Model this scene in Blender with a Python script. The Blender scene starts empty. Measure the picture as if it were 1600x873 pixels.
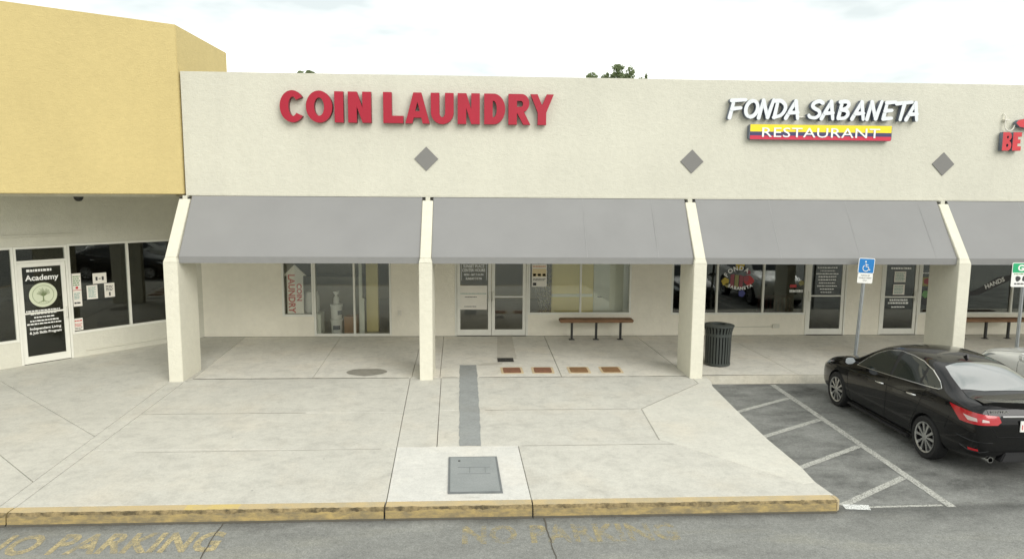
import bpy, bmesh, math, random
from mathutils import Vector, Matrix
from mathutils.bvhtree import BVHTree
from mathutils.geometry import delaunay_2d_cdt
R = math.radians
random.seed(7)
scene = bpy.context.scene
C = scene.collection

# ------------------------------------------------------------------ camera, sky, sun, exposure
cam_d = bpy.data.cameras.new('camera'); cam = bpy.data.objects.new('camera', cam_d); C.objects.link(cam)
F_PX, PITCH, YAW, ROLL = 1097.26, 0.1238, 0.0532, 0.0076
cam_d.sensor_fit = 'HORIZONTAL'; cam_d.sensor_width = 36.0; cam_d.lens = 36.0 * F_PX / 1600.0
cam_d.clip_start = 0.1; cam_d.clip_end = 3000
fwd = Vector((math.cos(PITCH) * math.sin(YAW), math.cos(PITCH) * math.cos(YAW), -math.sin(PITCH)))
rgt = Vector((math.cos(YAW), -math.sin(YAW), 0)); upv = rgt.cross(fwd)
rr = rgt * math.cos(ROLL) + upv * math.sin(ROLL); uu = upv * math.cos(ROLL) - rgt * math.sin(ROLL)
mw = Matrix.Identity(4)
for i in range(3):
    mw[i][0] = rr[i]; mw[i][1] = uu[i]; mw[i][2] = -fwd[i]
mw.translation = (0.9706, -14.7195, 3.75)
cam.matrix_world = mw
scene.camera = cam

SUN_EL, SUN_AZ = 32.0, 30.0      # azimuth east of the direction out of the facade (towards -y)
sun_dir = Vector((math.cos(R(SUN_EL)) * math.sin(R(SUN_AZ)), -math.cos(R(SUN_EL)) * math.cos(R(SUN_AZ)), math.sin(R(SUN_EL))))
sl = bpy.data.lights.new('sun', 'SUN'); sl.energy = 1.75; sl.angle = R(42); sl.color = (1.0, 0.975, 0.93)
so = bpy.data.objects.new('sun', sl); C.objects.link(so)
so.rotation_euler = sun_dir.to_track_quat('Z', 'Y').to_euler()

w = bpy.data.worlds.new('World'); scene.world = w; w.use_nodes = True
nt = w.node_tree; nt.nodes.clear()
wo = nt.nodes.new('ShaderNodeOutputWorld'); bg = nt.nodes.new('ShaderNodeBackground')
sky = nt.nodes.new('ShaderNodeTexSky'); sky.sky_type = 'NISHITA'; sky.sun_disc = False
sky.sun_elevation = R(SUN_EL); sky.sun_rotation = math.atan2(sun_dir.x, sun_dir.y)
sky.dust_density = 2.0
tc = nt.nodes.new('ShaderNodeTexCoord'); mp = nt.nodes.new('ShaderNodeMapping'); mp.inputs['Scale'].default_value = (1.0, 1.0, 3.2)
mp.inputs['Location'].default_value = (0.35, 0.2, 0.1)
cn = nt.nodes.new('ShaderNodeTexNoise'); cn.inputs['Scale'].default_value = 2.6; cn.inputs['Detail'].default_value = 5; cn.inputs['Roughness'].default_value = 0.5
cr = nt.nodes.new('ShaderNodeValToRGB')
cr.color_ramp.elements[0].position = 0.40; cr.color_ramp.elements[0].color = (5.9, 6.4, 6.3, 1)
cr.color_ramp.elements[1].position = 0.60; cr.color_ramp.elements[1].color = (11.8, 11.8, 11.3, 1)
mx = nt.nodes.new('ShaderNodeMix'); mx.data_type = 'RGBA'; mx.inputs[0].default_value = 0.93
nt.links.new(tc.outputs['Generated'], mp.inputs['Vector']); nt.links.new(mp.outputs[0], cn.inputs['Vector'])
nt.links.new(cn.outputs['Fac'], cr.inputs[0]); nt.links.new(sky.outputs[0], mx.inputs[6]); nt.links.new(cr.outputs[0], mx.inputs[7])
# sky gradient reversed: brighter away from the sun to keep the background white; the wide soft sun lamp is the bright patch itself
dp = nt.nodes.new('ShaderNodeVectorMath'); dp.operation = 'DOT_PRODUCT'; dp.inputs[1].default_value = sun_dir
nt.links.new(tc.outputs['Generated'], dp.inputs[0])
gm_ = nt.nodes.new('ShaderNodeMapRange'); gm_.inputs['From Min'].default_value = -0.1; gm_.inputs['From Max'].default_value = 1.0
gm_.inputs['To Min'].default_value = 1.12; gm_.inputs['To Max'].default_value = 0.85
nt.links.new(dp.outputs['Value'], gm_.inputs['Value'])
vm = nt.nodes.new('ShaderNodeVectorMath'); vm.operation = 'SCALE'
nt.links.new(mx.outputs[2], vm.inputs[0]); nt.links.new(gm_.outputs[0], vm.inputs['Scale'])
nt.links.new(vm.outputs[0], bg.inputs['Color']); bg.inputs['Strength'].default_value = 0.10
nt.links.new(bg.outputs[0], wo.inputs[0])
scene.view_settings.view_transform = 'Standard'; scene.view_settings.look = 'None'
scene.view_settings.exposure = 0.40; scene.view_settings.gamma = 1.0
scene.view_settings.use_curve_mapping = False

# ------------------------------------------------------------------ materials
def lin(r, g, b):
    f = lambda c: (c / 255 / 12.92) if c / 255 <= 0.04045 else ((c / 255 + 0.055) / 1.055) ** 2.4
    return (f(r), f(g), f(b))
def mul(c, k): return tuple(min(1, x * k) for x in c[:3])
MATS = {}
def mat(name, col, rough=0.6, metal=0.0, spec=0.5, coat=0.0, ior=1.5):
    m = bpy.data.materials.new(name); m.use_nodes = True
    b = m.node_tree.nodes['Principled BSDF']
    b.inputs['Base Color'].default_value = (*col[:3], 1); b.inputs['Roughness'].default_value = rough
    b.inputs['Metallic'].default_value = metal; b.inputs['Specular IOR Level'].default_value = spec
    b.inputs['Coat Weight'].default_value = coat; b.inputs['IOR'].default_value = ior
    MATS[name] = m
    return m
def N(m, t): return m.node_tree.nodes.new(t)
def L(m, a, b): m.node_tree.links.new(a, b)
def coords(m, scale=(1, 1, 1), world=True):
    if world:
        g = N(m, 'ShaderNodeNewGeometry'); out = g.outputs['Position']
    else:
        g = N(m, 'ShaderNodeTexCoord'); out = g.outputs['Object']
    mpn = N(m, 'ShaderNodeMapping'); mpn.inputs['Scale'].default_value = scale; L(m, out, mpn.inputs['Vector'])
    return mpn.outputs[0]
def noise(m, vec, scale, detail=4, rough=0.55, dist=0.0):
    n = N(m, 'ShaderNodeTexNoise'); n.inputs['Scale'].default_value = scale; n.inputs['Detail'].default_value = detail
    n.inputs['Roughness'].default_value = rough; n.inputs['Distortion'].default_value = dist; L(m, vec, n.inputs['Vector']); return n.outputs['Fac']
def ramp(m, fac, stops):
    r = N(m, 'ShaderNodeValToRGB'); els = r.color_ramp.elements
    els[0].position, els[0].color = stops[0][0], (*stops[0][1][:3], 1)
    els[1].position, els[1].color = stops[-1][0], (*stops[-1][1][:3], 1)
    for p, c in stops[1:-1]:
        e = els.new(p); e.color = (*c[:3], 1)
    L(m, fac, r.inputs[0]); return r.outputs[0]
def mixc(m, a, b, fac, mode='MIX'):
    x = N(m, 'ShaderNodeMix'); x.data_type = 'RGBA'; x.blend_type = mode
    for sock, v in ((x.inputs[6], a), (x.inputs[7], b)):
        if isinstance(v, tuple): sock.default_value = (*v[:3], 1)
        else: L(m, v, sock)
    if isinstance(fac, (int, float)): x.inputs[0].default_value = fac
    else: L(m, fac, x.inputs[0])
    return x.outputs[2]
def bsdf(m): return m.node_tree.nodes['Principled BSDF']
def setcol(m, c): L(m, c, bsdf(m).inputs['Base Color'])
def bump(m, h, strength=0.3, dist=0.01):
    b = N(m, 'ShaderNodeBump'); b.inputs['Strength'].default_value = strength; b.inputs['Distance'].default_value = dist
    L(m, h, b.inputs['Height']); L(m, b.outputs[0], bsdf(m).inputs['Normal'])
def g3(v): return (v, v, v)

def stucco(name, col, var=0.05):
    m = mat(name, col, 0.85, spec=0.25)
    v = coords(m)
    big = ramp(m, noise(m, v, 0.55, 3), [(0.3, mul(col, 1 - var)), (0.7, mul(col, 1 + var * 0.7))])
    vs = coords(m, (2.0, 2.0, 0.35))
    streak = ramp(m, noise(m, vs, 1.6, 5), [(0.30, g3(0.95)), (0.55, g3(1.0))])
    c = mixc(m, big, streak, 0.5, 'MULTIPLY')
    fine = noise(m, v, 70, 3); mid = noise(m, v, 9, 3)
    c = mixc(m, c, ramp(m, mid, [(0.3, g3(0.955)), (0.7, g3(1.02))]), 0.8, 'MULTIPLY')
    setcol(m, c)
    hs = N(m, 'ShaderNodeMath'); hs.operation = 'ADD'; L(m, fine, hs.inputs[0]); L(m, mid, hs.inputs[1])
    tr_ = noise(m, coords(m, (1.0, 1.0, 2.6)), 11, 5, 0.7, 0.5)
    h2 = N(m, 'ShaderNodeMath'); h2.operation = 'ADD'; L(m, hs.outputs[0], h2.inputs[0]); L(m, tr_, h2.inputs[1])
    bump(m, h2.outputs[0], 0.55, 0.016)
    return m
CREAM = lin(229, 225, 208)
M_cream = stucco('cream_stucco', lin(212, 210, 195))
M_wall_lift = stucco('wall_stucco_shade_lift', lin(236, 231, 214))  # fascia stucco made paler, to offset the shade under the awnings
M_pier = stucco('pier_stucco_shade_lift', lin(222, 219, 202))  # lighter than the fascia too: shade on the piers lifted by colour
M_yellow = stucco('yellow_stucco', lin(203, 185, 130), 0.04)
M_soffit = stucco('white_soffit', lin(236, 234, 226))
M_roof = stucco('roof_membrane', (0.5, 0.5, 0.48))

def concrete(name, col, stain=0.16, grain=1.0):
    m = mat(name, col, 0.9, spec=0.2)
    v = coords(m)
    a = ramp(m, noise(m, v, 0.45, 4), [(0.3, mul(col, 0.93)), (0.7, mul(col, 1.04))])
    blot = ramp(m, noise(m, v, 2.6, 9, 0.72, 0.3), [(0.32, g3(1 - stain)), (0.50, g3(1.0)), (0.70, g3(1.07))])
    c = mixc(m, a, blot, 1.0, 'MULTIPLY')
    warm = ramp(m, noise(m, v, 0.9, 5), [(0.50, g3(1.0)), (0.75, (0.99, 0.95, 0.905))])
    c = mixc(m, c, warm, 0.8, 'MULTIPLY')
    md_ = noise(m, v, 9.0, 7, 0.75)
    c = mixc(m, c, ramp(m, md_, [(0.33, g3(0.88)), (0.50, g3(1.0)), (0.68, g3(1.07))]), 0.8 * grain, 'MULTIPLY')
    fine = noise(m, v, 38, 6, 0.8)
    c = mixc(m, c, ramp(m, fine, [(0.30, g3(0.82)), (0.70, g3(1.12))]), 0.8 * grain, 'MULTIPLY')
    # broom-finish scuffs, slightly slanted, and trowel-worn lighter spots
    mpn = N(m, 'ShaderNodeMapping'); mpn.inputs['Rotation'].default_value = (0, 0, R(24)); mpn.inputs['Scale'].default_value = (2.2, 6.5, 1); L(m, v, mpn.inputs['Vector'])
    sm = noise(m, mpn.outputs[0], 2.6, 8, 0.80, 0.6)
    c = mixc(m, c, ramp(m, sm, [(0.31, g3(0.80)), (0.42, g3(1.0)), (0.60, g3(1.0)), (0.72, g3(1.09))]), 0.8, 'MULTIPLY')
    # gum and oil spots
    for sc_, r0, k in ((1.7, 0.035, 0.50), (4.3, 0.05, 0.72)):
        vo = N(m, 'ShaderNodeTexVoronoi'); vo.inputs['Scale'].default_value = sc_; L(m, v, vo.inputs['Vector'])
        c = mixc(m, c, ramp(m, vo.outputs['Distance'], [(r0 * 0.5, g3(k)), (r0, g3(1.0))]), 0.75, 'MULTIPLY')
    setcol(m, c); bump(m, fine, 0.3, 0.006)
    return m
M_conc = concrete('pad_concrete', lin(199, 197, 187), 0.15)
M_conc_new = concrete('new_concrete', lin(206, 204, 193), 0.06)
M_conc_white = concrete('pale_concrete', lin(212, 211, 204), 0.06)
M_walk = concrete('walkway_concrete_shade_lift', lin(216, 213, 202), 0.16)  # paler copy of the pad concrete, brightening the awning-shaded floor by colour
M_patch = concrete('grey_patch', lin(150, 153, 151), 0.10)
M_patch2 = concrete('warm_patch', lin(198, 194, 182), 0.10)
M_stain = concrete('damp_patch', lin(150, 147, 136), 0.2)
M_kerbgrey = concrete('kerb_concrete', lin(186, 182, 168), 0.22)

def worn(name, paint, under, lo, hi, scale=6.0, rough=0.8, stretch=(1, 1, 1)):
    m = mat(name, paint, rough, spec=0.25); v = coords(m, stretch)
    n = noise(m, v, scale, 9, 0.72)
    k = ramp(m, n, [(lo, g3(0)), (hi, g3(1))])
    fine = noise(m, v, 55, 4)
    c = mixc(m, under, paint, k)
    c = mixc(m, c, ramp(m, fine, [(0.3, g3(0.86)), (0.7, g3(1.06))]), 0.8, 'MULTIPLY')
    setcol(m, c); bump(m, fine, 0.3, 0.006); return m
M_kerbtop = worn('kerb_top_paint', lin(196, 176, 134), lin(178, 166, 138), 0.36, 0.56, 3.0)
M_kerbtop2 = worn('kerb_top_paint_fresh', lin(206, 184, 120), lin(190, 172, 132), 0.33, 0.5, 3.0)
M_kerbface = worn('kerb_face_paint', lin(180, 158, 106), lin(136, 124, 96), 0.42, 0.62, 4.5, stretch=(1, 1, 3))
M_kerbchip = worn('kerb_chipped_edge', lin(156, 138, 100), lin(84, 75, 56), 0.40, 0.64, 8.0)

def asphalt():
    dk, lt = lin(124, 125, 121), lin(143, 144, 139)
    m = mat('asphalt', dk, 0.9, spec=0.3); v = coords(m)
    # bay asphalt (x > 5.4, y > -6.6) is darker and coarser than the drive
    sp = N(m, 'ShaderNodeSeparateXYZ'); L(m, v, sp.inputs[0])
    wob = noise(m, v, 1.1, 5)
    ma = N(m, 'ShaderNodeMath'); ma.operation = 'MULTIPLY_ADD'; ma.inputs[1].default_value = 1.6
    L(m, wob, ma.inputs[0]); L(m, sp.outputs['Y'], ma.inputs[2])
    mr = N(m, 'ShaderNodeMapRange'); mr.inputs['From Min'].default_value = -6.75; mr.inputs['From Max'].default_value = -5.4
    L(m, ma.outputs[0], mr.inputs['Value'])
    ba = ramp(m, noise(m, coords(m, (1.0, 1.7, 1)), 1.15, 7, 0.66), [(0.30, mul(dk, 0.50)), (0.48, dk), (0.70, mul(dk, 1.45))])
    dr = ramp(m, noise(m, coords(m, (0.6, 2.2, 1)), 1.0, 7, 0.64), [(0.30, mul(lt, 0.80)), (0.5, lt), (0.72, tuple(a * k for a, k in zip(lt, (1.16, 1.13, 1.04))))])
    c = mixc(m, dr, ba, mr.outputs[0])
    sm = noise(m, coords(m, (1.0, 2.6, 1)), 3.1, 7, 0.72, 0.8)
    c = mixc(m, c, ramp(m, sm, [(0.27, g3(0.55)), (0.40, g3(1.0))]), 0.75, 'MULTIPLY')
    gw = noise(m, coords(m, (1, 1, 1)), 2.2, 6, 0.7)
    gy_ = N(m, 'ShaderNodeMath'); gy_.operation = 'MULTIPLY_ADD'; gy_.inputs[1].default_value = -0.55; L(m, gw, gy_.inputs[0]); L(m, sp.outputs['Y'], gy_.inputs[2])
    gr_ = N(m, 'ShaderNodeMapRange'); gr_.inputs['From Min'].default_value = -7.16; gr_.inputs['From Max'].default_value = -6.92; gr_.inputs['To Min'].default_value = 1.0; gr_.inputs['To Max'].default_value = 0.50
    L(m, gy_.outputs[0], gr_.inputs['Value'])
    g2 = N(m, 'ShaderNodeMapRange'); g2.inputs['From Min'].default_value = -6.55; g2.inputs['From Max'].default_value = -6.45; g2.inputs['To Min'].default_value = 0; g2.inputs['To Max'].default_value = 1
    L(m, sp.outputs['Y'], g2.inputs['Value'])
    dirt = mixc(m, gr_.outputs[0], g3(1.0), g2.outputs[0])
    c = mixc(m, c, dirt, 0.8, 'MULTIPLY')
    agg = noise(m, v, 60, 3, 0.8); agg2 = noise(m, v, 24, 4, 0.8)
    c = mixc(m, c, ramp(m, agg, [(0.30, g3(0.62)), (0.72, g3(1.34))]), 0.9, 'MULTIPLY')
    c = mixc(m, c, ramp(m, agg2, [(0.3, g3(0.74)), (0.7, g3(1.22))]), 0.9, 'MULTIPLY')
    setcol(m, c); bump(m, agg, 0.6, 0.010)
    return m
M_asph = asphalt()

def paint_worn(name, col, lo, hi, scale=9):
    m = mat(name, col, 0.8, spec=0.2); v = coords(m)
    n = noise(m, v, scale, 8, 0.75)
    k = ramp(m, n, [(lo, g3(0)), (hi, g3(1))])
    f2 = noise(m, v, 50, 3); k = mixc(m, k, ramp(m, f2, [(0.32, g3(0.25)), (0.55, g3(1))]), 1.0, 'MULTIPLY')
    tr = N(m, 'ShaderNodeBsdfTransparent'); ms = N(m, 'ShaderNodeMixShader')
    L(m, k, ms.inputs[0]); L(m, tr.outputs[0], ms.inputs[1]); L(m, bsdf(m).outputs[0], ms.inputs[2])
    L(m, ms.outputs[0], m.node_tree.nodes['Material Output'].inputs['Surface']); return m
M_line = paint_worn('worn_white_paint', lin(186, 186, 178), 0.24, 0.44, 3.5)
M_ytext = paint_worn('faded_yellow_paint', lin(188, 174, 134), 0.33, 0.57, 6)
M_ytext2 = paint_worn('very_faded_yellow_paint', lin(184, 170, 126), 0.42, 0.66, 7)
M_bead = paint_worn('fresh_white_paint', lin(226, 228, 224), 0.2, 0.34)

def plain(name, col, rough=0.6, metal=0, spec=0.5, coat=0.0, var=0.06, scale=6, ior=1.5):
    m = mat(name, col, rough, metal, spec, coat, ior); v = coords(m, world=False)
    setcol(m, ramp(m, noise(m, v, scale, 4), [(0.3, mul(col, 1 - var)), (0.7, mul(col, 1 + var))])); return m
M_fabric = plain('grey_awning_fabric', lin(141, 141, 140), 0.85, spec=0.2, var=0.05, scale=0.8)
M_valance = plain('grey_valance_fabric', lin(132, 132, 130), 0.85, spec=0.2, var=0.03)
M_seam = plain('awning_seam', lin(148, 148, 147), 0.85, spec=0.2)
M_diam = plain('diamond_grey', lin(130, 129, 126), 0.8, spec=0.2, var=0.03, scale=2)
M_alu = plain('white_aluminium', lin(226, 225, 214), 0.45, spec=0.4, var=0.03)
M_red = plain('red_acrylic', lin(166, 18, 46), 0.45, var=0.05, scale=1.5)
M_redret = plain('dark_red_return', lin(120, 26, 42), 0.5)
M_white = plain('white_acrylic', lin(238, 240, 240), 0.35, var=0.02)
M_silver = plain('silver_white_acrylic', lin(222, 227, 230), 0.35, var=0.02)
M_ret = plain('blue_grey_return', lin(104, 112, 126), 0.5)
M_fyel = plain('flag_yellow', lin(246, 216, 20), 0.4, var=0.03)
M_fblue = plain('flag_blue', lin(52, 50, 96), 0.4, var=0.05)
M_fred = plain('flag_red', lin(200, 34, 66), 0.4, var=0.05)
M_red2 = plain('faded_red_acrylic', lin(196, 52, 60), 0.45, var=0.12, scale=5)
M_conduit = plain('painted_conduit', lin(222, 218, 206), 0.5)
M_blackm = plain('black_metal', lin(46, 46, 44), 0.5, var=0.15)
M_bin = plain('dark_green_coated_steel', lin(62, 67, 64), 0.45, var=0.12)
M_void = plain('dark_liner', lin(20, 20, 20), 0.8)
M_galv = plain('galvanised_steel', lin(150, 154, 154), 0.5, metal=0.5, var=0.10, scale=14)
M_signw = plain('sign_white', lin(232, 232, 226), 0.4, var=0.02)
M_signb = plain('sign_blue', lin(20, 118, 186), 0.4, var=0.03)
M_signg = plain('sign_green', lin(36, 166, 110), 0.4, var=0.03)
M_ink = plain('black_ink', lin(58, 58, 58), 0.6)
M_paper = plain('paper', lin(228, 224, 212), 0.8, var=0.03)
M_paper2 = plain('cream_paper', lin(222, 206, 166), 0.8, var=0.03)
M_orange = plain('orange_ink', lin(210, 130, 70), 0.7)
M_teal = plain('teal_ink', lin(120, 160, 150), 0.7)
M_greenink = plain('green_ink', lin(110, 150, 100), 0.7)
M_redink = plain('red_ink', lin(196, 60, 62), 0.7)
M_vinyl = plain('white_vinyl', lin(232, 232, 226), 0.5, var=0.02)
M_gvinyl = plain('pale_green_vinyl', lin(206, 212, 184), 0.5, var=0.03)
M_dgreen = plain('tree_green_vinyl', lin(120, 134, 92), 0.5)
M_wyel = plain('decal_yellow', lin(180, 158, 56), 0.5)
M_wred = plain('decal_red', lin(176, 56, 56), 0.5)
M_wblue = plain('decal_blue', lin(58, 62, 120), 0.5)
M_wmau = plain('decal_maroon', lin(140, 70, 76), 0.5)
M_wol = plain('decal_olive', lin(140, 134, 84), 0.5)
M_arrow = plain('arrow_board', lin(242, 238, 230), 0.6, var=0.03)
M_arrowred = plain('arrow_red', lin(196, 52, 50), 0.6)
M_iwall = plain('interior_beige', lin(206, 192, 156), 0.8, var=0.05, scale=1)
M_iyel = plain('interior_yellow', lin(246, 232, 164), 0.7, var=0.04, scale=1)
M_idoor = plain('interior_white_door', lin(236, 240, 230), 0.5, var=0.02)
M_ifloor = plain('interior_floor', lin(182, 174, 156), 0.35, var=0.1, scale=2)
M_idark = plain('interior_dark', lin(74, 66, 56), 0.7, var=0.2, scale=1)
M_shelf = plain('interior_shelf', lin(150, 150, 138), 0.5)
M_card = plain('cardboard', lin(168, 128, 92), 0.85, var=0.08)
M_pail = plain('white_plastic', lin(232, 234, 232), 0.4, var=0.02)
M_bredr = plain('red_brown_wood', lin(118, 62, 50), 0.5, var=0.2)
M_leaf1 = plain('leaf_mid', lin(142, 156, 118), 0.6, var=0.15, scale=3)
M_leaf2 = plain('leaf_dark', lin(118, 132, 96), 0.6, var=0.15, scale=3)
for m_ in (M_leaf1, M_leaf2):
    tl_ = N(m_, 'ShaderNodeBsdfTranslucent'); tl_.inputs[0].default_value = (0.32, 0.38, 0.20, 1); ms_ = N(m_, 'ShaderNodeMixShader'); ms_.inputs[0].default_value = 0.6
    L(m_, bsdf(m_).outputs[0], ms_.inputs[1]); L(m_, tl_.outputs[0], ms_.inputs[2]); L(m_, ms_.outputs[0], m_.node_tree.nodes['Material Output'].inputs['Surface'])
M_bark = plain('bark', lin(96, 84, 70), 0.9, var=0.2)
M_rust = worn('rusty_iron', lin(148, 104, 82), lin(118, 88, 68), 0.3, 0.6, 12)
M_rust2 = worn('ochre_rusty_iron', lin(152, 118, 84), lin(120, 92, 64), 0.3, 0.6, 12)
M_iron = worn('grey_steel_plate', lin(150, 154, 153), lin(138, 143, 142), 0.3, 0.6, 2.2)
M_lidrim = plain('lid_rim_pale', lin(206, 186, 150), 0.9, var=0.1)
M_drain = plain('drain_iron', lin(66, 64, 60), 0.7, var=0.15)
M_joint = plain('joint_grime', lin(164, 161, 150), 0.95, var=0.1)
M_covfr = plain('cover_frame', lin(112, 116, 116), 0.7, var=0.15)
M_groove = plain('joint_dirt', lin(84, 80, 70), 0.95)

def wood():
    m = mat('weathered_wood', lin(122, 96, 70), 0.75, spec=0.25); v = coords(m, (0.7, 9, 9), world=False)
    n = noise(m, v, 3.5, 8, 0.6, 0.8); v2 = coords(m, (1, 1, 1), world=False)
    c = ramp(m, n, [(0.3, lin(92, 72, 54)), (0.5, lin(128, 100, 74)), (0.7, lin(150, 118, 92))])
    c = mixc(m, c, lin(142, 106, 80), ramp(m, noise(m, v2, 1.7, 2), [(0.45, g3(0)), (0.65, g3(0.8))]))
    setcol(m, c); bump(m, n, 0.3, 0.004); return m
M_wood = wood()

def glass(name, tint, refl_boost=1.0):
    m = bpy.data.materials.new(name); m.use_nodes = True; t = m.node_tree; t.nodes.clear()
    o = t.nodes.new('ShaderNodeOutputMaterial'); tr = t.nodes.new('ShaderNodeBsdfTransparent'); gl = t.nodes.new('ShaderNodeBsdfGlossy')
    tr.inputs[0].default_value = (*tint, 1); gl.inputs['Roughness'].default_value = 0.015; gl.inputs['Color'].default_value = (0.92, 0.96, 0.94, 1)
    fr = t.nodes.new('ShaderNodeFresnel'); fr.inputs['IOR'].default_value = 1.5
    k = t.nodes.new('ShaderNodeMath'); k.operation = 'MULTIPLY_ADD'; k.use_clamp = True; k.inputs[1].default_value = 1.0; k.inputs[2].default_value = 0.045 * refl_boost
    # slight waviness of large storefront panes
    ge = t.nodes.new('ShaderNodeNewGeometry'); nz = t.nodes.new('ShaderNodeTexNoise'); nz.inputs['Scale'].default_value = 0.8; nz.inputs['Detail'].default_value = 1
    bp = t.nodes.new('ShaderNodeBump'); bp.inputs['Strength'].default_value = 0.06; bp.inputs['Distance'].default_value = 0.05
    t.links.new(ge.outputs['Position'], nz.inputs['Vector']); t.links.new(nz.outputs['Fac'], bp.inputs['Height']); t.links.new(bp.outputs[0], gl.inputs['Normal'])
    ms = t.nodes.new('ShaderNodeMixShader')
    t.links.new(fr.outputs[0], k.inputs[0]); t.links.new(k.outputs[0], ms.inputs[0]); t.links.new(tr.outputs[0], ms.inputs[1]); t.links.new(gl.outputs[0], ms.inputs[2])
    t.links.new(ms.outputs[0], o.inputs['Surface']); MATS[name] = m; return m
M_glass = glass('storefront_glass', (0.95, 0.95, 0.92), 0.9)
M_glassy = glass('academy_glass', (0.72, 0.73, 0.69), 0.3)
M_glassd = glass('tinted_glass', (0.58, 0.59, 0.56), 1.0)

# ------------------------------------------------------------------ mesh helpers
class MB:
    def __init__(self): self.v = []; self.f = []; self.m = []
    def add(self, vs, fs, mi=0):
        o = len(self.v); self.v += [tuple(p) for p in vs]
        for f in fs: self.f.append(tuple(i + o for i in f)); self.m.append(mi)
        return self
    def box(self, x0, x1, y0, y1, z0, z1, mi=0):
        return self.add([(x0, y0, z0), (x1, y0, z0), (x1, y1, z0), (x0, y1, z0), (x0, y0, z1), (x1, y0, z1), (x1, y1, z1), (x0, y1, z1)],
                        [(0, 3, 2, 1), (4, 5, 6, 7), (0, 1, 5, 4), (1, 2, 6, 5), (2, 3, 7, 6), (3, 0, 4, 7)], mi)
    def prism(self, poly, lo, hi, axis='z', mi=0):
        n = len(poly)
        if axis == 'z': P = lambda p, h: (p[0], p[1], h)
        elif axis == 'x': P = lambda p, h: (h, p[0], p[1])
        else: P = lambda p, h: (p[0], h, p[1])
        vs = [P(p, lo) for p in poly] + [P(p, hi) for p in poly]
        fs = [tuple(range(n))[::-1], tuple(range(n, 2 * n))] + [(i, (i + 1) % n, n + (i + 1) % n, n + i) for i in range(n)]
        return self.add(vs, fs, mi)
    def tube(self, path, r, n=8, mi=0, caps=True):
        P = [Vector(p) for p in path]; rings = []
        rs = r if isinstance(r, (list, tuple)) else [r] * len(P)
        up = Vector((0.13, 0.27, 0.95)).normalized()
        for i, p in enumerate(P):
            t = (P[min(i + 1, len(P) - 1)] - P[max(i - 1, 0)]).normalized()
            a = t.cross(up); a = a.normalized() if a.length > 1e-4 else Vector((1, 0, 0)); b = t.cross(a)
            rings.append([p + (a * math.cos(k * 2 * math.pi / n) + b * math.sin(k * 2 * math.pi / n)) * rs[i] for k in range(n)])
        vs = [v for rg in rings for v in rg]; fs = []
        for i in range(len(P) - 1):
            for k in range(n): fs.append((i * n + k, i * n + (k + 1) % n, (i + 1) * n + (k + 1) % n, (i + 1) * n + k))
        if caps: fs += [tuple(range(n))[::-1], tuple(range((len(P) - 1) * n, len(P) * n))]
        return self.add(vs, fs, mi)
    def lathe(self, prof, center=(0, 0, 0), axis='z', n=32, mi=0, close=False):
        cx, cy, cz = center; vs = []; fs = []; m = len(prof)
        for k in range(n):
            a = 2 * math.pi * k / n; ca, sa = math.cos(a), math.sin(a)
            for (r, h) in prof:
                if axis == 'z': vs.append((cx + r * ca, cy + r * sa, cz + h))
                elif axis == 'x': vs.append((cx + h, cy + r * ca, cz + r * sa))
                else: vs.append((cx + r * ca, cy + h, cz + r * sa))
        for k in range(n):
            k2 = (k + 1) % n
            for i in range(m - 1): fs.append((k * m + i, k2 * m + i, k2 * m + i + 1, k * m + i + 1))
            if close: fs.append((k * m + m - 1, k2 * m + m - 1, k2 * m, k * m))
        return self.add(vs, fs, mi)
    def build(self, name, mats, parent=None, smooth=False, bevel=0.0, fix=True):
        me = bpy.data.meshes.new(name); me.from_pydata(self.v, [], self.f)
        mats = mats if isinstance(mats, (list, tuple)) else [mats]
        for mm in mats: me.materials.append(mm)
        for p, k in zip(me.polygons, self.m): p.material_index = k
        if fix or bevel:
            bm = bmesh.new(); bm.from_mesh(me); bmesh.ops.recalc_face_normals(bm, faces=bm.faces)
            if bevel:
                bmesh.ops.bevel(bm, geom=[e for e in bm.edges if len(e.link_faces) == 2 and e.calc_face_angle(0) > 0.5], offset=bevel, segments=2, affect='EDGES', clamp_overlap=True)
            bm.to_mesh(me); bm.free()
        return link(name, me, parent, smooth)
def link(name, me, parent=None, smooth=False):
    if smooth:
        for p in me.polygons: p.use_smooth = True
        me.set_sharp_from_angle(angle=R(38))
    o = bpy.data.objects.new(name, me); C.objects.link(o)
    if parent: o.parent = parent
    return o
def tag(o, label, cat, group=None):
    o['label'] = label; o['category'] = cat
    if group: o['group'] = group
    return o
def thing(name, label, cat, loc=(0, 0, 0), rz=0, group=None):
    o = bpy.data.objects.new(name, None); C.objects.link(o); o.location = loc; o.rotation_euler = (0, 0, rz); o.empty_display_size = 0.3
    return tag(o, label, cat, group)
def struct(o): o['kind'] = 'structure'; return o
DG = lambda: bpy.context.evaluated_depsgraph_get()
def curve_to_mesh(cu):
    o = bpy.data.objects.new('tmp', cu); C.objects.link(o); bpy.context.view_layer.update()
    me = bpy.data.meshes.new_from_object(o.evaluated_get(DG())); bpy.data.objects.remove(o); bpy.data.curves.remove(cu); return me
def text_mesh(s, size, depth=0.0, bold=0.0, align='LEFT', sx=1.0, shear=0.0, spacing=1.0):
    """flat or extruded text in the local XY plane, front towards +z"""
    cu = bpy.data.curves.new('t', 'FONT'); cu.body = s; cu.size = size; cu.extrude = depth / 2; cu.offset = bold
    cu.align_x = align; cu.shear = shear; cu.space_character = spacing; cu.resolution_u = 3
    me = curve_to_mesh(cu); me.transform(Matrix.Diagonal((sx, 1, 1, 1))); return me
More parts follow.
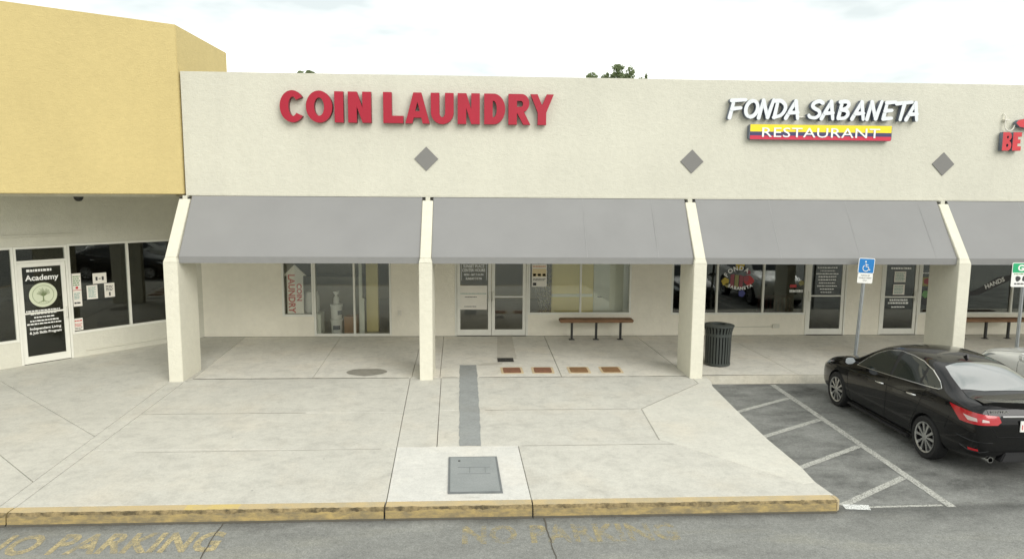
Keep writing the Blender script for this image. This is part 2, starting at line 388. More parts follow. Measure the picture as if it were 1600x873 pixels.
def loops_mesh(loops, depth):
    cu = bpy.data.curves.new('g', 'CURVE'); cu.dimensions = '2D'; cu.fill_mode = 'BOTH'; cu.extrude = depth / 2
    for lp in loops:
        s = cu.splines.new('POLY'); s.points.add(len(lp) - 1); s.use_cyclic_u = True
        for p, q in zip(s.points, lp): p.co = (q[0], q[1], 0, 1)
    return curve_to_mesh(cu)
UPRIGHT = Matrix(((1, 0, 0, 0), (0, 0, -1, 0), (0, 1, 0, 0), (0, 0, 0, 1)))   # XY sheet -> XZ, front towards -y
def place_up(me, x, y, z): me.transform(Matrix.Translation((x, y, z)) @ UPRIGHT); return me
def two_tone(me, face, side):
    me.materials.clear(); me.materials.append(face); me.materials.append(side)
    for p in me.polygons: p.material_index = 0 if p.normal.y < -0.7 else 1
    return me
def setmat(me, m): me.materials.clear(); me.materials.append(m); return me
def join_mesh(mes):
    b = MB()
    for me in mes: b.add([v.co for v in me.vertices], [tuple(p.vertices) for p in me.polygons])
    return b
def scribble(b, x0, x1, z, h, y, seed, mi=0, gap=0.012):
    """one line of illegible small print: short blocks of letter height"""
    rnd = random.Random(seed); x = x0
    while x < x1 - 0.01:
        ww = min(rnd.uniform(0.02, 0.07), x1 - x)
        b.add([(x, y, z), (x + ww, y, z), (x + ww, y, z + h * rnd.uniform(0.75, 1)), (x, y, z + h)], [(0, 1, 2, 3)], mi); x += ww + gap
    return b

# ------------------------------------------------------------------ ground
GZ = -0.15
b = MB(); b.add([(-400, -400, GZ), (400, -400, GZ), (400, 900, GZ), (-400, 900, GZ)], [(0, 1, 2, 3)])
struct(b.build('asphalt_ground', M_asph, fix=False))

def inset(poly, d):
    a = sum(poly[i][0] * poly[(i + 1) % len(poly)][1] - poly[(i + 1) % len(poly)][0] * poly[i][1] for i in range(len(poly)))
    P = [Vector(p) for p in (poly if a > 0 else poly[::-1])]; out = []; n = len(P)
    for i in range(n):
        e0 = (P[i] - P[i - 1]).normalized(); e1 = (P[(i + 1) % n] - P[i]).normalized()
        n0 = Vector((-e0.y, e0.x)); n1 = Vector((-e1.y, e1.x)); bis = n0 + n1
        k = d / max(0.25, bis.dot(n0)) if bis.length > 1e-6 else 0
        q = P[i] + bis * k; out.append((q.x, q.y))
    return out
def clip(poly, p, n):
    """part of poly on the side n of the line through p"""
    out = []
    for i in range(len(poly)):
        a, c = poly[i], poly[(i + 1) % len(poly)]
        da = (a[0] - p[0]) * n[0] + (a[1] - p[1]) * n[1]; dc = (c[0] - p[0]) * n[0] + (c[1] - p[1]) * n[1]
        if da >= 0: out.append(a)
        if da * dc < 0:
            t = da / (da - dc); out.append((a[0] + t * (c[0] - a[0]), a[1] + t * (c[1] - a[1])))
    return out
def slab(b, poly, gap=0.011, z1=0.0, mi=0):
    q = inset(poly, gap / 2); q2 = inset(q, 0.006); n = len(q)
    b.add([(x, y, GZ + 0.004) for x, y in q] + [(x, y, z1 - 0.005) for x, y in q] + [(x, y, z1) for x, y in q2],
          [tuple(range(2 * n, 3 * n))] + [(i, (i + 1) % n, n + (i + 1) % n, n + i) for i in range(n)] + [(n + i, n + (i + 1) % n, 2 * n + (i + 1) % n, 2 * n + i) for i in range(n)], mi)

KY = -6.49                       # back of the painted kerb
A0, A1, B0, B1 = (-5.04, -0.93), (-4.67, KY), (-4.74, -0.93), (-4.47, KY)
b = MB()
slab(b, [A0, B0, B1, A1])
bigL = [(-4.68, -0.75), (-0.335, -0.75), (-0.105, KY), (-4.47, KY), (-4.74, -0.93)]
p1 = clip(bigL, (0, -2.98), (0, 1)); rest = clip(bigL, (0, -2.98), (0, -1)); p2 = clip(rest, (0, -4.72), (0.02, 1)); p3 = clip(rest, (0, -4.72), (-0.02, -1))
for q in (p1, p2, p3): slab(b, q, 0.010)
slab(b, [(-0.335, -0.75), (0.29, -0.75), (0.41, -4.65), (-0.18, -4.65)], 0.010)
slab(b, [(0.29, -0.75), (5.42, -0.75), (5.42, -1.3), (3.89, -2.91), (0.355, -2.91)], 0.010)
slab(b, [(0.355, -2.91), (3.89, -2.91), (3.80, -4.45), (4.0, -4.65), (0.41, -4.65)], 0.010)
slab(b, [(1.62, -4.65), (4.0, -4.65), (5.25, -6.15), (5.45, -6.1), (5.49, KY), (1.67, KY)], 0.006)
slab(b, [(5.42, -0.75), (5.74, -0.75), (5.72, -1.2), (5.64, -1.5), (5.42, -1.3)], 0.008, mi=1)
slab(b, [(5.42, -1.3), (5.64, -1.5), (5.55, -3.0), (5.49, -4.5), (5.50, -5.6), (5.45, -6.1), (5.25, -6.15), (4.0, -4.65), (3.80, -4.45), (3.89, -2.91)], 0.008, mi=1)
slab(b, [(-0.18, -4.65), (1.62, -4.65), (1.67, KY), (-0.105, KY)], 0.012, mi=2)
struct(b.build('concrete_pad', [M_conc, M_conc_new, M_conc_white]))

b = MB()
js = [((-4.66, -0.732), (-4.93, 3.36)), ((-2.30, -0.732), (-2.49, 3.36)), ((-0.31, -0.732), (-0.40, 3.36)), ((0.26, -0.732), (0.16, 3.36)),
      ((2.75, -0.732), (2.79, 3.36)), ((5.40, -0.732), (5.22, 3.36)), ((7.75, -0.68), (7.6, 3.36)), ((10.3, -0.68), (10.2, 3.36)), ((13.0, -0.68), (13.0, 3.36)), ((16.0, -0.68), (16, 3.36)), ((24.0, -0.68), (24, 3.36))]
for i in range(len(js) - 1):
    slab(b, [js[i][0], js[i + 1][0], js[i + 1][1], js[i][1]], 0.009 if i != 4 else 0.016)
left = [(-16, KY), A1, A0, (-4.70, -0.93), (-4.66, -0.75), (-4.93, 3.36), (-6.02, 3.36), (-8.25, 0.88), (-13, -4.4), (-16, -4.4)]
nrm = (math.cos(R(47)), math.sin(R(47)))
for lo, hi in (((-4.83, -4.04), None), ((-4.9, -5.57), (-4.83, -4.04)), (None, (-4.9, -5.57))):
    q = left
    if lo: q = clip(q, lo, nrm)
    if hi: q = clip(q, hi, (-nrm[0], -nrm[1]))
    slab(b, q, 0.009, mi=1)
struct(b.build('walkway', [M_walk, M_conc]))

# patches, repair strips (thin sheets)
def sheet(name, poly, m, z=0.004, jit=0.0):
    pts = []
    for i in range(len(poly)):
        a, c = Vector(poly[i]), Vector(poly[(i + 1) % len(poly)]); k = max(1, int((c - a).length / 0.12)) if jit else 1
        for t in range(k):
            q = a.lerp(c, t / k)
            pts.append((q.x + random.uniform(-jit, jit), q.y + random.uniform(-jit, jit), z))
    bb = MB(); bb.add(pts, [tuple(range(len(pts)))]); return struct(bb.build(name, m))
sheet('repair_patch', [(0.64, 0.29), (1.01, 0.28), (1.07, -4.64), (0.74, -4.64)], M_patch, 0.004, 0.009)
sheet('repair_patch', [(1.48, 0.82), (1.92, 0.82), (1.94, 3.36), (1.56, 3.36)], M_patch2, 0.004, 0.006)
sheet('repair_patch', [(1.02, 0.24), (1.55, 0.30), (1.60, 0.50), (1.15, 0.44)], M_patch2, 0.006, 0.02)
sheet('repair_patch', [(-1.28 + 0.42 * math.cos(t), -0.27 + 0.29 * math.sin(t) * (1 + 0.1 * math.sin(3 * t))) for t in [k * math.pi / 14 for k in range(28)]], M_stain, 0.004, 0.008)
sheet('repair_patch', [(0.85, -6.42), (1.08, -4.66), (1.10, -4.66), (1.02, -6.42)], M_conc_white, 0.003)

def joint_line(p, q, wd, m):
    a, c = Vector(p), Vector(q); n = max(2, int((c - a).length / 0.12)); vs = []
    t = (c - a).normalized(); nn = Vector((-t.y, t.x))
    for i in range(n + 1):
        o_ = a.lerp(c, i / n) + nn * random.uniform(-0.004, 0.004); k = wd * random.uniform(0.35, 0.65)
        vs += [(o_.x - nn.x * k, o_.y - nn.y * k, 0.0025), (o_.x + nn.x * k, o_.y + nn.y * k, 0.0025)]
    bb = MB(); bb.add(vs, [(2 * i, 2 * i + 1, 2 * i + 3, 2 * i + 2) for i in range(n)]); return struct(bb.build('joint_sealant', m))
joint_line((-4.62, -2.98), (-1.9, -2.98), 0.014, M_joint); joint_line((-3.9, -4.75), (-0.4, -4.72), 0.012, M_joint)
joint_line((1.15, -2.91), (3.86, -2.91), 0.014, M_joint); joint_line((1.66, -4.65), (3.98, -4.65), 0.012, M_joint)
joint_line((-4.64, -0.742), (-0.36, -0.742), 0.030, M_groove); joint_line((0.31, -0.742), (0.62, -0.742), 0.022, M_groove); joint_line((1.06, -0.742), (5.34, -0.742), 0.024, M_groove)
joint_line((3.89, -2.91), (5.40, -1.32), 0.012, M_joint); joint_line((3.88, -2.95), (3.80, -4.42), 0.012, M_joint)
# painted front kerb: chipped, jittered edge
def kerb(x0, x1, seed, fresh=None):
    rnd = random.Random(seed); n = max(2, int((x1 - x0) / 0.035)); vs = []; fs = []; mi = []
    chip = 0.0
    for i in range(n + 1):
        x = x0 + (x1 - x0) * i / n; chip = 0.72 * chip + rnd.uniform(-0.008, 0.008)
        d = max(0.002, 0.012 + 1.2 * chip + rnd.uniform(-0.006, 0.006))
        prof = [(KY - 0.008, 0.0), (KY - 0.155 - rnd.uniform(-0.006, 0.006) + d * 0.6, 0.0), (KY - 0.168 + rnd.uniform(0, 0.010), -0.010 - d * 0.3), (KY - 0.174, -0.022 - d * 0.9 - rnd.uniform(0, 0.008)), (KY - 0.182 - rnd.uniform(0, 0.004), GZ + 0.02), (KY - 0.196 - rnd.uniform(0, 0.014), GZ + 0.002)]
        vs += [(x, y, z) for y, z in prof]
    m = 6
    for i in range(n):
        xm = x0 + (x1 - x0) * (i + 0.5) / n
        for k in range(m - 1):
            fs.append((i * m + k, (i + 1) * m + k, (i + 1) * m + k + 1, i * m + k + 1))
            if k == 0: mi.append(4 if fresh and fresh[0] < xm < fresh[1] else 0)
            elif k in (1, 2): mi.append(1)
            elif k == 3: mi.append(2)
            else: mi.append(3)
    fs += [tuple(range(m))[::-1], tuple(range(n * m, n * m + m))]; mi += [2, 2]
    o = MB(); o.v = vs; o.f = fs; o.m = mi
    return struct(o.build('painted_kerb', [M_kerbtop, M_kerbchip, M_kerbface, M_groove, M_kerbtop2]))
kerb(-16, -4.478, 1); kerb(-4.462, -0.118, 2, (-2.45, -1.85)); kerb(-0.096, 1.664, 3); kerb(1.680, 5.44, 4)
b = MB(); b.prism([(5.44, KY - 0.006), (5.44, KY - 0.178), (5.47, KY - 0.17), (5.50, KY - 0.13), (5.51, KY - 0.07), (5.50, KY - 0.006)], GZ + 0.004, -0.004)
struct(b.build('painted_kerb', M_kerbtop, bevel=0.012))
b = MB(); b.prism([(-0.676, 0.0), (-0.74, 0.0), (-0.79, -0.03), (-0.86, GZ + 0.003), (-0.676, GZ + 0.003)], 5.66, 24, 'x')
struct(b.build('kerb', M_kerbgrey))

# painted lines on the lot
ZL = GZ + 0.004
def stripe(p, q, wd, m, z=ZL):
    a, c = Vector(p), Vector(q); t = (c - a).normalized(); nn = Vector((-t.y, t.x)) * wd / 2; n = max(1, int((c - a).length / 0.1)); L_, R_ = [], []
    for i in range(n + 1):
        s = a.lerp(c, i / n); j = random.uniform(-0.006, 0.006); L_.append((s.x + nn.x + j, s.y + nn.y, z)); R_.append((s.x - nn.x + j, s.y - nn.y, z))
    bb = MB(); bb.add(L_ + R_[::-1], [tuple(range(2 * n + 2))]); return struct(bb.build('painted_line', m))
stripe((7.10, -0.92), (6.99, -6.58), 0.115, M_line)
for (p, q) in (((5.68, -2.70), (7.0, -1.88)), ((5.58, -4.02), (6.98, -3.16)), ((5.56, -5.32), (6.95, -4.46)), ((5.60, -6.50), (6.93, -5.66))): stripe(p, q, 0.10, M_line, ZL + 0.002)
stripe((5.62, -6.56), (6.9, -6.53), 0.05, M_line, ZL + 0.001)
for xx in (9.95, 12.75, 15.5): stripe((xx, -0.95), (xx - 0.1, -6.5), 0.11, M_line)
struct(MB().add([(5.62, -6.46, ZL + .004), (5.95, -6.50, ZL + .004), (5.90, -6.64, ZL + .004), (5.60, -6.60, ZL + .004)], [(0, 1, 2, 3)]).build('painted_line', M_bead))
def ground_text(s, x0, x1, y0, h, m, bold):
    me = text_mesh(s, 1.0, 0, bold, spacing=1.06); xs = [v.co.x for v in me.vertices]; ys = [v.co.y for v in me.vertices]
    for v in me.vertices:
        v.co = (x0 + (v.co.x - min(xs)) / (max(xs) - min(xs)) * (x1 - x0), y0 + (v.co.y - min(ys)) / (max(ys) - min(ys)) * h, ZL)
    setmat(me, m); return struct(link('painted_lettering', me))
ground_text('NO PARKING', -4.47, -1.86, -7.36, 0.47, M_ytext, 0.034)
ground_text('NO PARKING', 0.83, 3.32, -7.30, 0.44, M_ytext2, 0.034)
def crack(path, wd=0.014):
    n = len(path); vs = []
    for x, y in path: vs += [(x - wd / 2 * random.uniform(0.6, 1.4), y, ZL + 0.002), (x + wd / 2 * random.uniform(0.6, 1.4), y, ZL + 0.002)]
    bb = MB(); bb.add(vs, [(2 * i, 2 * i + 1, 2 * i + 3, 2 * i + 2) for i in range(n - 1)]); return struct(bb.build('drive_crack', M_groove))
for xc in (-1.99, 1.80, 6.3, -6.2):
    if xc != 6.3: crack([(xc + random.uniform(-0.012, 0.012) + 0.004 * i, -6.70 - 0.09 * i) for i in range(26)])

# ------------------------------------------------------------------ main building
YW = 3.39                        # storefront wall plane; the fascia plane is y = 0
S = 5.51                         # bay spacing
XR, XL = 24.0, -6.02
bld = thing('strip_mall_building', 'long cream stucco strip mall building with grey awnings and plain parapet', 'building')

def wall(name, x0, x1, z0, z1, holes, y, th, m, parent):
    xs = sorted({x0, x1} | {h[0] for h in holes} | {h[1] for h in holes}); zs = sorted({z0, z1} | {h[2] for h in holes} | {h[3] for h in holes})
    bb = MB(); idx = {}
    def V(i, k, yy):
        key = (i, k, yy)
        if key not in idx: idx[key] = len(bb.v); bb.v.append((xs[i], yy, zs[k]))
        return idx[key]
    def solid(i, k):
        if i < 0 or k < 0 or i >= len(xs) - 1 or k >= len(zs) - 1: return False
        cx, cz = (xs[i] + xs[i + 1]) / 2, (zs[k] + zs[k + 1]) / 2
        return not any(h[0] < cx < h[1] and h[2] < cz < h[3] for h in holes)
    yf, yb = y, y + th
    for i in range(len(xs) - 1):
        for k in range(len(zs) - 1):
            if not solid(i, k): continue
            bb.f += [(V(i, k, yf), V(i + 1, k, yf), V(i + 1, k + 1, yf), V(i, k + 1, yf)), (V(i, k, yb), V(i, k + 1, yb), V(i + 1, k + 1, yb), V(i + 1, k, yb))]
            if not solid(i - 1, k): bb.f.append((V(i, k, yf), V(i, k + 1, yf), V(i, k + 1, yb), V(i, k, yb)))
            if not solid(i + 1, k): bb.f.append((V(i + 1, k, yf), V(i + 1, k, yb), V(i + 1, k + 1, yb), V(i + 1, k + 1, yf)))
            if not solid(i, k - 1): bb.f.append((V(i, k, yf), V(i, k, yb), V(i + 1, k, yb), V(i + 1, k, yf)))
            if not solid(i, k + 1): bb.f.append((V(i, k + 1, yf), V(i + 1, k + 1, yf), V(i + 1, k + 1, yb), V(i, k + 1, yb)))
    bb.m = [0] * len(bb.f)
    return bb.build(name, m, parent)

def frame_bars(bb, x0, x1, z0, z1, y, mull=(), t=0.05, dep=0.09, bars=()):
    bb.box(x0 + 0.002, x0 + t, y - 0.012, y + dep, z0, z1 - 0.002); bb.box(x1 - t, x1 - 0.002, y - 0.012, y + dep, z0, z1 - 0.002)
    bb.box(x0 + t, x1 - t, y - 0.011, y + dep, z0 + 0.001, z0 + t); bb.box(x0 + t, x1 - t, y - 0.011, y + dep, z1 - t, z1 - 0.002)
    for xm in mull: bb.box(xm - t / 2, xm + t / 2, y - 0.009, y + dep - 0.002, z0 + t, z1 - t)
    for zm in bars: bb.box(x0 + t, x1 - t, y - 0.008, y + dep - 0.003, zm - t / 2, zm + t / 2)
def window(parent, x0, x1, z0, z1, y, mull=(), m=None, label=None):
    bb = MB(); frame_bars(bb, x0, x1, z0, z1, y, mull)
    o = bb.build('window', M_alu, parent, bevel=0.004)
    ed = [x0 + 0.05] + [k for xm in mull for k in (xm - 0.025, xm + 0.025)] + [x1 - 0.05]
    for i in range(0, len(ed), 2):
        MB().box(ed[i] + 0.001, ed[i + 1] - 0.001, y + 0.045, y + 0.051, z0 + 0.051, z1 - 0.051).build('pane', m or M_glass, o)
    if label: o['label'] = label
    return o
def door(parent, x0, x1, z1, y, hside, m=None, bar=1.02, ztop=None, jamb=True, label=None):
    """aluminium storefront door: the leaf is the part, pane / push bar / pull handle its sub-parts"""
    bb = MB(); t = 0.045; st = 0.085
    if jamb:
        bb.box(x0 + 0.002, x0 + t, y - 0.014, y + 0.10, 0.003, (ztop or z1) - 0.002); bb.box(x1 - t, x1 - 0.002, y - 0.014, y + 0.10, 0.003, (ztop or z1) - 0.002)
        bb.box(x0 + t, x1 - t, y - 0.013, y + 0.10, z1 + 0.003, z1 + 0.05)
        if ztop: bb.box(x0 + t, x1 - t, y - 0.013, y + 0.10, ztop - 0.05, ztop - 0.002)
        a, c = x0 + t + 0.005, x1 - t - 0.005
    else: a, c = x0, x1
    yl = y + 0.01
    bb.box(a, a + st, yl, yl + 0.045, 0.012, z1); bb.box(c - st, c, yl, yl + 0.045, 0.012, z1)
    bb.box(a + st, c - st, yl + 0.001, yl + 0.044, 0.013, 0.17); bb.box(a + st, c - st, yl + 0.001, yl + 0.044, z1 - 0.09, z1 - 0.001)
    o = bb.build('door', M_alu, parent, bevel=0.003)
    MB().box(a + st + 0.001, c - st - 0.001, yl + 0.02, yl + 0.026, 0.171, z1 - 0.091).build('pane', m or M_glass, o)
    if ztop: MB().box(x0 + t + 0.001, x1 - t - 0.001, y + 0.045, y + 0.051, z1 + 0.051, ztop - 0.051).build('transom_pane', m or M_glass, o)
    if bar: MB().box(a + st * 0.7, c - st * 0.7, yl - 0.012, yl + 0.012, bar - 0.018, bar + 0.018).build('push_bar', M_alu, o, bevel=0.004)
    hx = (c - st * 0.5) if hside > 0 else (a + st * 0.5)
    hb = MB(); hb.box(hx - 0.032, hx + 0.032, yl - 0.022, yl - 0.002, 0.90, 1.20); hb.tube([(hx, yl - 0.02, 0.94), (hx, yl - 0.07, 0.95), (hx, yl - 0.07, 1.16), (hx, yl - 0.02, 1.17)], 0.012, 8)
    hb.build('handle', M_alu, o, bevel=0.002)
    if label: o['label'] = label
    return o

WT = 2.54
holes = [(-3.97, -3.17, 0.53, WT), (-3.17, -1.19, 0.02, WT), (0.45, 2.36, 0.0, WT), (2.36, 5.08, 0.57, WT), (6.15, 9.80, 0.56, WT), (9.80, 10.90, 0.0, WT),
         (11.84, 12.92, 0.0, WT), (12.92, 13.55, 0.56, WT), (14.02, 17.6, 0.56, WT)]
wall('storefront_wall', XL, XR, 0.0, 3.62, holes, YW, 0.16, M_wall_lift, bld)
W1 = window(bld, -3.97, -3.17, 0.53, WT, YW)
W1b = window(bld, -3.17, -1.19, 0.02, WT, YW, (-2.14,))
W2 = window(bld, 2.36, 5.08, 0.57, WT, YW, (3.74,))
W3 = window(bld, 6.15, 9.80, 0.56, WT, YW, (7.38, 8.63), M_glassd, 'window with a painted restaurant logo on the glass')
W4 = window(bld, 12.92, 13.55, 0.56, WT, YW, (), M_glassd)
W5 = window(bld, 14.02, 17.6, 0.56, WT, YW, (15.52,), M_glassd, 'window crossed by a dark slanted decal')
# double door: one frame, two leaves
bb = MB(); t = 0.05
bb.box(0.452, 0.50, YW - 0.014, YW + 0.10, 0.003, WT - 0.002); bb.box(2.31, 2.358, YW - 0.014, YW + 0.10, 0.003, WT - 0.002)
bb.box(0.50, 2.31, YW - 0.013, YW + 0.10, 2.14, 2.19); bb.box(0.50, 2.31, YW - 0.013, YW + 0.10, WT - 0.05, WT - 0.002)
dfr = bb.build('door_frame', M_alu, bld, bevel=0.004)
MB().box(0.501, 2.309, YW + 0.045, YW + 0.051, 2.191, WT - 0.051).build('transom_pane', M_glass, dfr)
DA = door(bld, 0.506, 1.401, 2.13, YW, +1, bar=None, jamb=False, label='left leaf of the double door, with posted hours')
DB = door(bld, 1.411, 2.304, 2.13, YW, -1, bar=1.04, jamb=False)
D2 = door(bld, 9.80, 10.90, 2.13, YW, -1, M_glassd, 1.06, WT)
D3 = door(bld, 11.84, 12.92, 2.13, YW, +1, M_glassd, 1.03, WT)

# fascia, parapet, soffit, roof, body
fb = MB(); fb.box(-4.90, XR, 0.0, 0.25, 3.655, 6.085); fb.build('fascia', M_cream, bld)
MB().box(-4.89, XR, -0.014, 0.02, 3.63, 3.653).build('drip_edge', M_cream, bld)
MB().box(-4.9, XR, 0.252, 3.385, 3.50, 3.60).build('soffit', M_soffit, bld)
MB().box(XL, XR, 0.26, 20.0, 5.30, 5.40).build('roof', M_roof, bld)
MB().box(-16.0, XR, 20.0, 20.2, 0, 5.9).build('rear_wall', M_cream, bld)
MB().box(XR - 0.16, XR, 3.56, 19.99, 0, 5.28).build('side_wall', M_cream, bld)
for x in (-0.03, 5.515, 10.97, 16.5):
    k = 0.247; MB().prism([(x - k, 4.41), (x, 4.41 - k), (x + k, 4.41), (x, 4.41 + k)], -0.018, -0.001, 'y').build('diamond_panel', M_diam, bld, bevel=0.002)

# piers with sloped fins
def pier(xc, wd=0.26, fw=0.215):
    bb = MB(); h = wd / 2; f = fw / 2
    z0 = GZ
    # shaft
    bb.prism([(xc - h, -0.93), (xc + h, -0.93), (xc + h, 0.0), (xc - h, 0.0)], z0, 2.36)
    # chamfered shoulder
    lo = [(xc - h, -0.93, 2.36), (xc + h, -0.93, 2.36), (xc + h, 0.0, 2.36), (xc - h, 0.0, 2.36)]
    hi = [(xc - f, -0.90, 2.45), (xc + f, -0.90, 2.45), (xc + f, 0.0, 2.45), (xc - f, 0.0, 2.45)]
    bb.add(lo + hi, [(0, 1, 5, 4), (1, 2, 6, 5), (2, 3, 7, 6), (3, 0, 4, 7), (4, 5, 6, 7)])
    bb.prism([(-0.90, 2.45), (0.20, 2.45), (0.20, 3.56), (-0.10, 3.56)], xc - f, xc + f, 'x')
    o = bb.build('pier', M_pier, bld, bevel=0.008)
    nb = MB(); nb.box(xc - 0.045, xc + 0.045, -0.075, 0.15, 3.561, 3.628); nb.build('fin_bracket', M_cream, o)
    for s in (-1, 1): MB().box(xc + s * 0.082 - 0.02, xc + s * 0.082 + 0.02, -0.082, -0.05, 3.562, 3.60).build('bracket_bolt', M_blackm, o)
    return o
PX = (-4.895, 0.0, 5.49, 10.99, 16.52)
for x in PX: pier(x, 0.27 if x < -4 else 0.26)
# fabric awnings between the fins
def awning(x0, x1, seams):
    bb = MB(); n = 14; prof = []
    for i in range(n + 1):
        t_ = i / n; prof.append((-0.035 - 0.80 * t_ , 3.622 - 1.165 * t_ - 0.012 * math.sin(math.pi * t_)))
    nx = 40; vs = []; fs = []
    for j in range(nx + 1):
        u = j / nx; x = x0 + (x1 - x0) * u
        for i, (y, z) in enumerate(prof):
            sag = 0.006 * math.sin(math.pi * min(1, i / n)) * math.sin(math.pi * ((u * 3) % 1.0))
            vs.append((x, y + sag, z - sag * 0.4))
    m = n + 1
    for j in range(nx):
        for i in range(n): fs.append((j * m + i, (j + 1) * m + i, (j + 1) * m + i + 1, j * m + i + 1))
    bb.add(vs, fs)
    o = bb.build('awning', M_fabric, bld, smooth=True)
    vb = MB(); vb.add([(x0 + 0.004, -0.838, 2.462), (x1 - 0.004, -0.838, 2.462), (x1 - 0.004, -0.846, 2.335), (x0 + 0.004, -0.846, 2.335)], [(0, 1, 2, 3)]); vb.build('valance', M_valance, o)
    fr_ = MB(); fr_.tube([(x0 + 0.02, -0.815, 2.45), (x1 - 0.02, -0.815, 2.45)], 0.018); fr_.tube([(x0 + 0.02, -0.825, 2.345), (x1 - 0.02, -0.825, 2.345)], 0.012)
    for u in (0.02, 0.34, 0.66, 0.98): fr_.tube([(x0 + (x1 - x0) * u, -0.02, 3.57), (x0 + (x1 - x0) * u, -0.80, 2.44)], 0.014)
    fr_.build('awning_frame', M_galv, o)
    for u in seams:
        x = x0 + (x1 - x0) * u
        sb = MB(); sb.add([(x - 0.007, prof[i][0] - 0.0012, prof[i][1] + 0.0008) for i in range(m)] + [(x + 0.007, prof[i][0] - 0.0012, prof[i][1] + 0.0008) for i in range(m)][::-1], [(i, i + 1, 2 * m - 2 - i, 2 * m - 1 - i) for i in range(m - 1)])
        sb.build('seam', M_seam, o)
FH = 0.115
awning(PX[0] + FH + 0.015, PX[1] - FH, ())
awning(PX[1] + FH, PX[2] - FH, (0.59, 0.865))
awning(PX[2] + FH, PX[3] - FH, (0.30, 0.615, 0.92))
awning(PX[3] + FH, PX[4] - FH, (0.3, 0.6))
awning(PX[4] + FH, PX[4] + S - FH, (0.3, 0.6))
# small fixtures on the wall
hb = MB(); hb.tube([(-0.98, YW - 0.001, 0.62), (-0.98, YW - 0.07, 0.62), (-0.98, YW - 0.09, 0.56)], 0.014); hb.lathe([(0.0, 0), (0.035, 0), (0.035, 0.012), (0, 0.012)], (-0.98, YW - 0.06, 0.66)); hb.box(-1.03, -0.93, YW - 0.012, YW - 0.001, 0.55, 0.69)
hb.build('hose_tap', M_conduit, bld)
cb = MB(); cb.tube([(7.55, YW - 0.016, 0.22), (8.95, YW - 0.016, 0.235)], 0.012); cb.box(8.92, 9.10, YW - 0.045, YW - 0.001, 0.20, 0.30); cb.build('conduit', M_cream, bld, bevel=0.003)

# interiors seen through the glass
ib = MB()
ib.box(XL + 0.01, 5.58, 3.56, 10.0, -0.03, -0.002); ib.build('laundry_floor', M_ifloor, bld)
ib = MB(); ib.box(XL + 0.01, 5.58, 9.9, 10.0, 0, 3.0); ib.box(XL, XL + 0.1, 3.57, 9.89, 0, 3.0); ib.box(5.58, 5.68, 3.57, 9.99, 0, 3.0); ib.box(-0.62, -0.52, 3.57, 9.88, 0, 2.99)
ib.build('laundry_wall', M_iwall, bld)
MB().box(XL + 0.01, 5.57, 3.57, 9.89, 3.02, 3.1).build('ceiling', M_iwall, bld)
ib = MB(); ib.box(3.02, 4.12, 3.80, 3.88, 0, 3.0); ib.box(4.12, 4.14, 3.78, 3.89, 0, 3.0); ib.box(3.02, 3.10, 3.89, 6.0, 0, 3.0); ib.build('partition', M_iyel, bld)
ib = MB(); ib.box(4.20, 5.14, 3.82, 3.865, 0.02, 2.5); ib.box(4.30, 5.04, 3.81, 3.819, 0.25, 0.95); ib.box(4.30, 5.04, 3.81, 3.819, 1.15, 2.3); io = ib.build('interior_door', M_idoor, bld, bevel=0.006)
MB().tube([(4.27, 3.82, 0.98), (4.27, 3.76, 0.98), (4.36, 3.75, 0.98)], 0.014).build('handle', M_galv, io)
ib = MB(); ib.box(3.02, 4.12, 3.765, 3.798, 0.98, 1.06); ib.box(4.15, 4.19, 3.765, 3.87, 0, 2.6); ib.build('chair_rail', M_idoor, bld)
ib = MB(); ib.box(-1.93, -1.62, 4.05, 4.30, 0, 3.0); ib.build('interior_column', M_iyel, bld)
ib = MB(); ib.box(-2.06, -1.98, 3.66, 3.74, 0, 2.9); ib.box(-1.98, -1.93, 3.66, 3.72, 0.02, 0.95); ib.build('inner_post', M_idoor, bld)
ib = MB(); ib.box(-4.6, -2.2, 5.0, 5.6, 1.28, 1.36); ib.box(-4.6, -2.2, 5.62, 5.7, 0, 2.1); ib.box(-4.6, -4.5, 5.01, 5.6, 0, 1.27); ib.box(-2.3, -2.2, 5.01, 5.6, 0, 1.27); ib.build('counter', M_shelf, bld)
ib = MB()

# restaurant and the two shops beyond: dim rooms
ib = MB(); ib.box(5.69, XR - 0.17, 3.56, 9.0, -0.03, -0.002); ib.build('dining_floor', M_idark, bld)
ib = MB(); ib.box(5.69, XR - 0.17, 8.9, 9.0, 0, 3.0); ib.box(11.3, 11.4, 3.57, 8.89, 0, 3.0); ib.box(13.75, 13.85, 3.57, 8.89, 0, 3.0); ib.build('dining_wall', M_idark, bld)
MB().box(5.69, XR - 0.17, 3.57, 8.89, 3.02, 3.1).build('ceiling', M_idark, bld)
ib = MB(); ib.box(8.72, 9.72, 4.0, 4.1, 0, 0.55); ib.box(8.72, 9.72, 4.1, 4.55, 0, 0.42)
for k in range(9): ib.box(8.74 + k * 0.11, 8.80 + k * 0.11, 3.985, 4.005, 0.55, 0.92)
ib.box(8.72, 9.72, 3.98, 4.02, 0.92, 1.0); ib.build('booth_bench', M_bredr, bld, bevel=0.006)
ib = MB(); ib.box(6.3, 8.4, 5.0, 5.7, 0.72, 0.76); ib.box(6.6, 6.7, 5.3, 5.4, 0, 0.72); ib.box(8.0, 8.1, 5.3, 5.4, 0, 0.72); ib.build('dining_table', M_bredr, bld)

